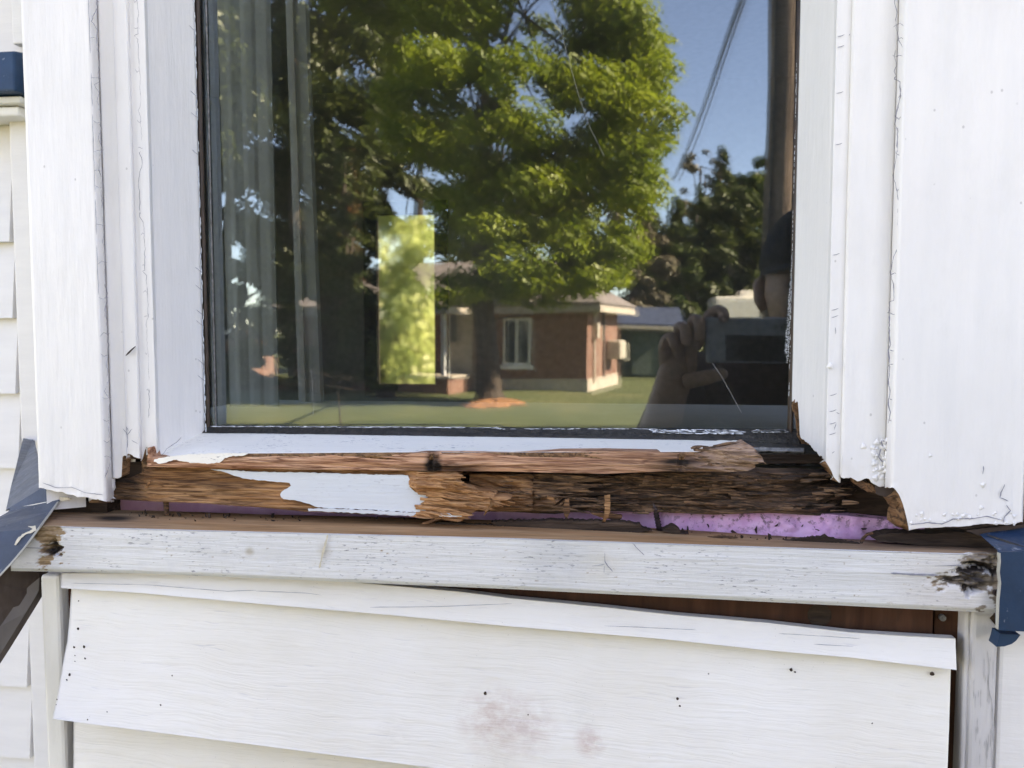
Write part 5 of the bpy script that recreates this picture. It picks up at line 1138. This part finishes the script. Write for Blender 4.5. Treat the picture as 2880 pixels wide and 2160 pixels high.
mb = MB(); mb.box(xa_+1.7, xa_+2.3, cy+.002, cy+.03, .7, 2.25); mb.build('door', M['white_plain'], cm, bevel=.02)
for dx in (1.3, 2.1):
    mb = MB(); mb.tube([(xa_+dx, cy+.03, .34),(xa_+dx, cy-.2, .34)], [.34,.34], 16); mb.build('wheel', M['cable'], cm)
lh = gnd(560, 25); kk = FPX / 25
ls = thing('brick_outbuilding', 'small brick outbuilding with a pale gable board reflected at far left', 'outbuilding', lh)
gz = out(600, 1040, 25).z; gx = (672 - 560) / kk
mb = MB(); mb.box(-2.2, gx, -3, 0, 0, 1.25); mb.build('wall', M['brick'], ls, local=True)
mb = MB(); mb.add([(-2.5,.2,.9),(gx+.05,.2,1.62),(gx+.05,-3.2,1.62),(-2.5,-3.2,.9)], [(0,1,2,3)]); mb.build('roof', M['shingle_dark'], ls, local=True, solid=.06)
mb = MB(); mb.hexa([(-2.5,.2,.76),(gx+.05,.2,1.50),(gx+.05,.25,1.50),(-2.5,.25,.76),(-2.5,.2,.9),(gx+.05,.2,1.62),(gx+.05,.25,1.62),(-2.5,.25,.9)]); mb.build('gable_board', M['camper'], ls, local=True)
# --- mulch beds
def bed(name, px0, px1, dist, ry, label, hgt=.10):
    a, b_ = gnd(px0, dist), gnd(px1, dist); c = (a + b_) / 2; rx = (b_ - a).length / 2; vs = []; rr = np.random.default_rng(3)
    nA, nR = 48, 8
    for j in range(nR):
        q = j / (nR - 1)
        for i in range(nA):
            th = 6.283 * i / nA; e = 1 + .08 * math.sin(3*th + px0) + .05 * math.sin(7*th)
            vs.append((c.x + math.cos(th)*rx*q*e, c.y + math.sin(th)*ry*q*e, .006 + hgt*(1-q**3) + rr.uniform(-.015, .015)))
    fs = [(j*nA+i, (j+1)*nA+i, (j+1)*nA+(i+1) % nA, j*nA+(i+1) % nA) for j in range(nR-1) for i in range(nA)]
    o = obj(name, vs, fs, M['mulch']); return tag(o, label, 'mulch bed', 'mulch beds on the lawn')
bed('mulch_bed', 1290, 1475, D - .5, .9, 'round orange mulch bed at the foot of the maple')
bed('mulch_bed', 575, 715, 21.5, .5, 'short orange mulch strip reflected below the brick outbuilding')
bed('mulch_bed', 755, 880, 21.6, .5, 'orange mulch strip reflected below the round shrub')
# --- utility pole and cables
PD = 8.0; pb = gnd(2186, PD)
mb = MB(); mb.tube([pb, pb + Vector((.01,0,2.5)), pb + Vector((.0,0,5)), pb + Vector((-.02,0,10))], [.175,.166,.158,.13], 24)
up = thing('utility_pole', 'weathered wooden utility pole reflected at the right edge of the glass', 'pole', pb); mb.build('shaft', M['pole'], up, smooth=True)
mb = MB(); mb.box(pb.x-1.1, pb.x+1.1, pb.y-.2, pb.y-.1, 9.2, 9.35); mb.build('crossarm', M['pole'], up)
mb = MB(); mb.tube([pb + Vector((-.12,.145,.2)), pb + Vector((-.115,.13,5)), pb + Vector((-.10,.11,9.5))], .012, 6); mb.build('ground_wire', M['cable'], up)
a0 = Vector((pb.x - .6, pb.y, 9.4)); far = out(1895, 500, 70)
for i, (dx, lab) in enumerate(((0, 'thickest overhead cable slanting across the reflected blue sky'), (.22, 'thin overhead cable just right of the thick one'), (-.16, 'thin overhead cable just left of the thick one'))):
    s0 = out(2092 + (i == 1) * 10 - (i == 2) * 9, -20, 9.0); e0 = out(1893 + (i == 1) * 14 - (i == 2) * 6, 505, 60 + 0 * i); mb = MB()
    s1 = s0 + (s0 - e0).normalized() * 4
    mb.tube([s1, s0, s0.lerp(e0, .3) - Vector((0,0,.12)), s0.lerp(e0, .65) - Vector((0,0,.14)), e0], [.02 if i == 0 else .008] * 2 + [(.024 if i == 0 else .011)] + [(.05 if i == 0 else .025)] * 2, 6)
    tag(mb.build('overhead_cable', M['cable']), lab, 'cable', 'overhead cables')
# bare twigs reflected low at left
mb = MB(); rr = random.Random(8)
for i in range(14):
    x0 = rr.uniform(880, 1000); y0 = rr.uniform(1060, 1115); pts = [out(x0, y0, 12.5)]
    for j in range(4): x0 -= rr.uniform(8, 40); y0 -= rr.uniform(-4, 16); pts.append(out(x0, y0, 12.5 + rr.uniform(-.1, .1)))
    mb.tube(pts, [.006, .005, .004, .003, .0015], 5)
tb_ = gnd(960, 12.5)
mb.tube([tb_, out(950, 1105, 12.5)], [.02, .01], 6)
tag(mb.build('bare_shrub', M['bark']), 'bare twiggy shrub reflected dark before the left trees', 'shrub')

# ================================================================== THE PHOTOGRAPHER
def skinned(name, joints, edges, mat, parent, sub=2):
    me = bpy.data.meshes.new(name); me.from_pydata([j[0] for j in joints], edges, []); me.materials.append(mat)
    o = bpy.data.objects.new(name, me); col.objects.link(o)
    md = o.modifiers.new('skin', 'SKIN'); md.use_smooth_shade = True
    sv_ = me.skin_vertices[0].data if me.skin_vertices else None
    if sv_ is None:
        bm = bmesh.new(); bm.from_mesh(me); bm.verts.layers.skin.verify(); bm.to_mesh(me); bm.free(); sv_ = me.skin_vertices[0].data
    for k_, j in enumerate(joints):
        r = j[1]; sv_[k_].radius = r if hasattr(r, '__len__') else (r, r); sv_[k_].use_root = (k_ == 0)
    s_ = o.modifiers.new('sub', 'SUBSURF'); s_.levels = sub; s_.render_levels = sub
    o.parent = parent; o.matrix_parent_inverse = Matrix.Translation(parent.location).inverted()
    return o
TD = 2 * YG
def pp_(px, py, back=0.): return tuple(out(px, py, TD + back))        # mirrored-eye distance TD is the viewer's own plane
head_c = Vector(out(2262, 800, TD + .27))
pers = thing('person', 'person in a black cap and dark shirt holding up a phone, reflected at the right', 'person', (head_c.x, head_c.y - .05, 0))
hx, hy, hz = head_c
# body: one continuous mesh (pelvis root), bare forearms and face are the same surface
sh_z = hz - .20
wr = Vector(pp_(1880, 1105, .05)); el = Vector((wr.x - .045, wr.y - .06, wr.z - .22)); shl = Vector((hx - .22, hy - .10, sh_z - .02))
wr2 = Vector((hx + .17, -.03, H - .06)); el2 = Vector((hx + .30, hy + .02, H - .34)); shr = Vector((hx + .20, hy - .08, sh_z))
J = [((hx, hy-.10, .95), (.165,.115)), ((hx, hy-.10, 1.18), (.155,.105)), ((hx, hy-.10, sh_z-.07), (.20,.12)), ((hx, hy-.06, sh_z+.05), .070), ((hx, hy-.03, sh_z+.12), .055),
     (tuple(shl), .085), (tuple(el), .060), (tuple(shr), .085), (tuple(el2), .045),
     ((hx-.10, hy-.10, .86), .092), ((hx-.11, hy-.08, .48), .064), ((hx-.12, hy-.10, .08), .045),
     ((hx+.10, hy-.10, .86), .092), ((hx+.11, hy-.08, .48), .064), ((hx+.12, hy-.10, .08), .045)]
skinned('body', J, [(0,1),(1,2),(2,3),(3,4),(2,5),(5,6),(2,7),(7,8),(0,9),(9,10),(10,11),(0,12),(12,13),(13,14)], M['shirt'], pers)
def leg_cover(s_):
    skinned('trouser_leg', [((hx+s_*.10, hy-.10, .90), .105), ((hx+s_*.11, hy-.08, .48), .078), ((hx+s_*.12, hy-.10, .09), .060)], [(0,1),(1,2)], M['trousers'], pers, 1)
    skinned('shoe', [((hx+s_*.12, hy-.14, .05), .05), ((hx+s_*.12, hy-.02, .045), .05), ((hx+s_*.125, hy+.09, .035), .038)], [(0,1),(1,2)], M['shoe'], pers, 2)
leg_cover(-1); leg_cover(1)
# head with face, cap
def uv_head():
    vs = []; fs = []; nA, nB = 40, 28
    for j in range(nB + 1):
        ph = math.pi * j / nB
        for i in range(nA):
            th = 2 * math.pi * i / nA; x = math.sin(ph) * math.cos(th); y = math.sin(ph) * math.sin(th); z = math.cos(ph)
            wx_ = .076 * (1 - .22 * max(0, -z)); wy = .098 * (1 - .10 * max(0, -z)); X_, Y_, Z_ = x * wx_, y * wy, z * .118
            if y > .2:                                    # face side (towards the window)
                nose = math.exp(-((x / .16) ** 2) - ((z + .12) / .22) ** 2) * max(0, y); Y_ += .022 * nose
                for e in (-.42, .42): Y_ -= .010 * math.exp(-(((x - e) / .2) ** 2) - ((z - .10) / .14) ** 2)
                Y_ += .006 * math.exp(-((x / .35) ** 2) - ((z + .48) / .08) ** 2) - .004 * math.exp(-((x / .3) ** 2) - ((z + .55) / .03) ** 2) + .008 * math.exp(-((x / .3) ** 2) - ((z + .85) / .15) ** 2)
            vs.append((hx + X_, hy + Y_, hz - .02 + Z_))
    for j in range(nB):
        for i in range(nA): fs.append((j*nA+i, (j+1)*nA+i, (j+1)*nA+(i+1) % nA, j*nA+(i+1) % nA))
    return obj('head', vs, fs, M['skin'], pers, smooth=True)
hd = uv_head()
for e in (-1, 1):
    mb = MB(); mb.tube([(hx+e*.074, hy-.01, hz-.05),(hx+e*.083, hy-.015, hz-.03),(hx+e*.086, hy-.02, hz),(hx+e*.076, hy-.012, hz+.015)], [.010,.012,.012,.008], 8); mb.build('ear', M['skin'], pers, smooth=True)
    mb = MB(); mb.tube([(hx+e*.046, hy+.080, hz-.008),(hx+e*.032, hy+.088, hz-.008),(hx+e*.018, hy+.086, hz-.008)], [.004,.007,.004], 8); mb.build('eye', M['cap'], pers, smooth=True)
vs = []; nA, nB = 36, 10
for j in range(nB + 1):
    ph = math.pi * .5 * j / nB
    for i in range(nA):
        th = 2*math.pi*i/nA; vs.append((hx + .086*math.sin(ph)*math.cos(th), hy - .004 + .108*math.sin(ph)*math.sin(th), hz + .028 + .125*math.cos(ph)))
obj('cap_crown', vs, [(j*nA+i, (j+1)*nA+i, (j+1)*nA+(i+1) % nA, j*nA+(i+1) % nA) for j in range(nB) for i in range(nA)], M['cap'], pers, smooth=True, solid=.003)
vs = []
for j in range(8):
    q = j / 7
    for i in range(19):
        a = math.pi * (i / 18); vs.append((hx + .084*math.cos(a)*(1+.02*q), hy + .085*math.sin(a) + q*.085*math.sin(a)**.6, hz + .034 - .016*q + .018*(1-abs(math.cos(a)))*.6))
obj('cap_brim', vs, grid_faces(8, 19), M['cap'], pers, smooth=True, solid=.004)
# forearms and hands
def hand_arm(name, wr, el, fing, palm, parent):
    return None
# the left-of-picture hand: wrist below, palm beside the phone end, fingers folded over its top edge and behind
P = lambda a, b_, c=0.: Vector(pp_(a, b_, c))
palm0 = P(1905, 1040, .045); palm1 = P(1925, 970, .045)
Jh = [(tuple(el), (.048,.046)), (tuple(el.lerp(wr, .5)), (.046,.042)), (tuple(wr), (.037,.030)), (tuple(wr.lerp(palm0, .5)), (.040,.027)), (tuple(palm0), (.043,.026)), (tuple(palm1), (.036,.022))]
skinned('forearm_and_palm', Jh, [(i, i+1) for i in range(5)], M['skin'], pers)
fingers = [[P(1872,1040,.040), P(1868,990,.024), P(1872,955,.016), P(1890,945,.004), P(1900,985,-.006)],
           [P(1900,1050,.040), P(1905,970,.020), P(1912,914,.010), P(1928,918,-.004), P(1930,975,-.010)],
           [P(1938,1050,.040), P(1944,960,.018), P(1952,889,.008), P(1968,900,-.006), P(1966,965,-.012)],
           [P(1950,985,.040), P(1982,905,.024), P(2018,872,.014), P(2034,874,.006), P(2038,903,-.006)]]
for fpts in fingers:
    rad = [.0135, .0128, .0125, .0112, .0098][:len(fpts)]
    skinned('finger', [(tuple(p), r) for p, r in zip(fpts, rad)], [(i, i+1) for i in range(len(fpts)-1)], M['skin'], pers)
nl_ = P(2038,900,-.016); mb = MB(); mb.tube([P(2038,894,-.0155), P(2038,906,-.0150)], [.004,.0045], 8); mb.build('finger_nail', M['nail'], pers, smooth=True)
skinned('thumb', [(tuple(P(1915,1075,.03)), .016), (tuple(P(1965,1066,.018)), .0145), (tuple(P(2015,1054,.010)), .013), (tuple(P(2050,1048,.004)), .011)], [(0,1),(1,2),(2,3)], M['skin'], pers)
# the other hand at the far end of the phone
w2 = Vector((hx + .10, .02, H - .05))
skinned('forearm_and_palm', [(tuple(el2), (.046,.043)), (tuple(el2.lerp(wr2, .5)), (.042,.038)), (tuple(wr2), (.030,.024)), ((wr2.x-.03, wr2.y+.005, wr2.z+.05), (.038,.018)), ((wr2.x-.045, wr2.y+.01, wr2.z+.085), (.034,.015))], [(i, i+1) for i in range(4)], M['skin'], pers)
for i in range(4):
    b0 = Vector((wr2.x - .06 + .0*i, wr2.y + .012, wr2.z + .03 + i*.019))
    skinned('finger', [(tuple(b0 + Vector((.02,0,0))), .0105), (tuple(b0 + Vector((-.015,.028,.004))), .010), (tuple(b0 + Vector((-.045,.026,.002))), .009), (tuple(b0 + Vector((-.06,.018,0))), .0075)], [(0,1),(1,2),(2,3)], M['skin'], pers)
skinned('thumb', [((wr2.x-.03, wr2.y, wr2.z+.04), .014), ((wr2.x-.055, wr2.y-.012, wr2.z+.075), .012), ((wr2.x-.085, wr2.y-.012, wr2.z+.092), .009)], [(0,1),(1,2)], M['skin'], pers)
# phone
pl, pr_ = P(1985, 892), P(1985, 892) + Vector((.158, 0, 0)); 
ph = thing('smartphone', 'dark smartphone held sideways by the reflected person', 'phone', tuple(pl))
mb = MB(); mb.box(pl.x, pl.x+.158, pl.y-.008, pl.y, pl.z-.078, pl.z); mb.build('case', M['phone'], ph, bevel=.004)
mb = MB(); mb.box(pl.x+.036, pl.x+.150, pl.y+.0004, pl.y+.0012, pl.z-.074, pl.z-.030); mb.build('glossy_back', M['phone_glossy'], ph)
mb = MB(); mb.tube([(pl.x+.118, pl.y+.003, pl.z-.016),(pl.x+.118, pl.y, pl.z-.016)], [.0036,.0036], 14); mb.build('flash', M['lens'], ph)
mb = MB(); mb.box(pl.x+.125, pl.x+.151, pl.y+.0004, pl.y+.003, pl.z-.021, pl.z-.011); mb.build('lens_bump', M['phone_glossy'], ph, bevel=.001)
mb = MB()
for dx in (.131, .145): mb.tube([(pl.x+dx, pl.y+.0045, pl.z-.016),(pl.x+dx, pl.y+.002, pl.z-.016)], [.004,.004], 14)
mb.build('lens', M['lens'], ph)
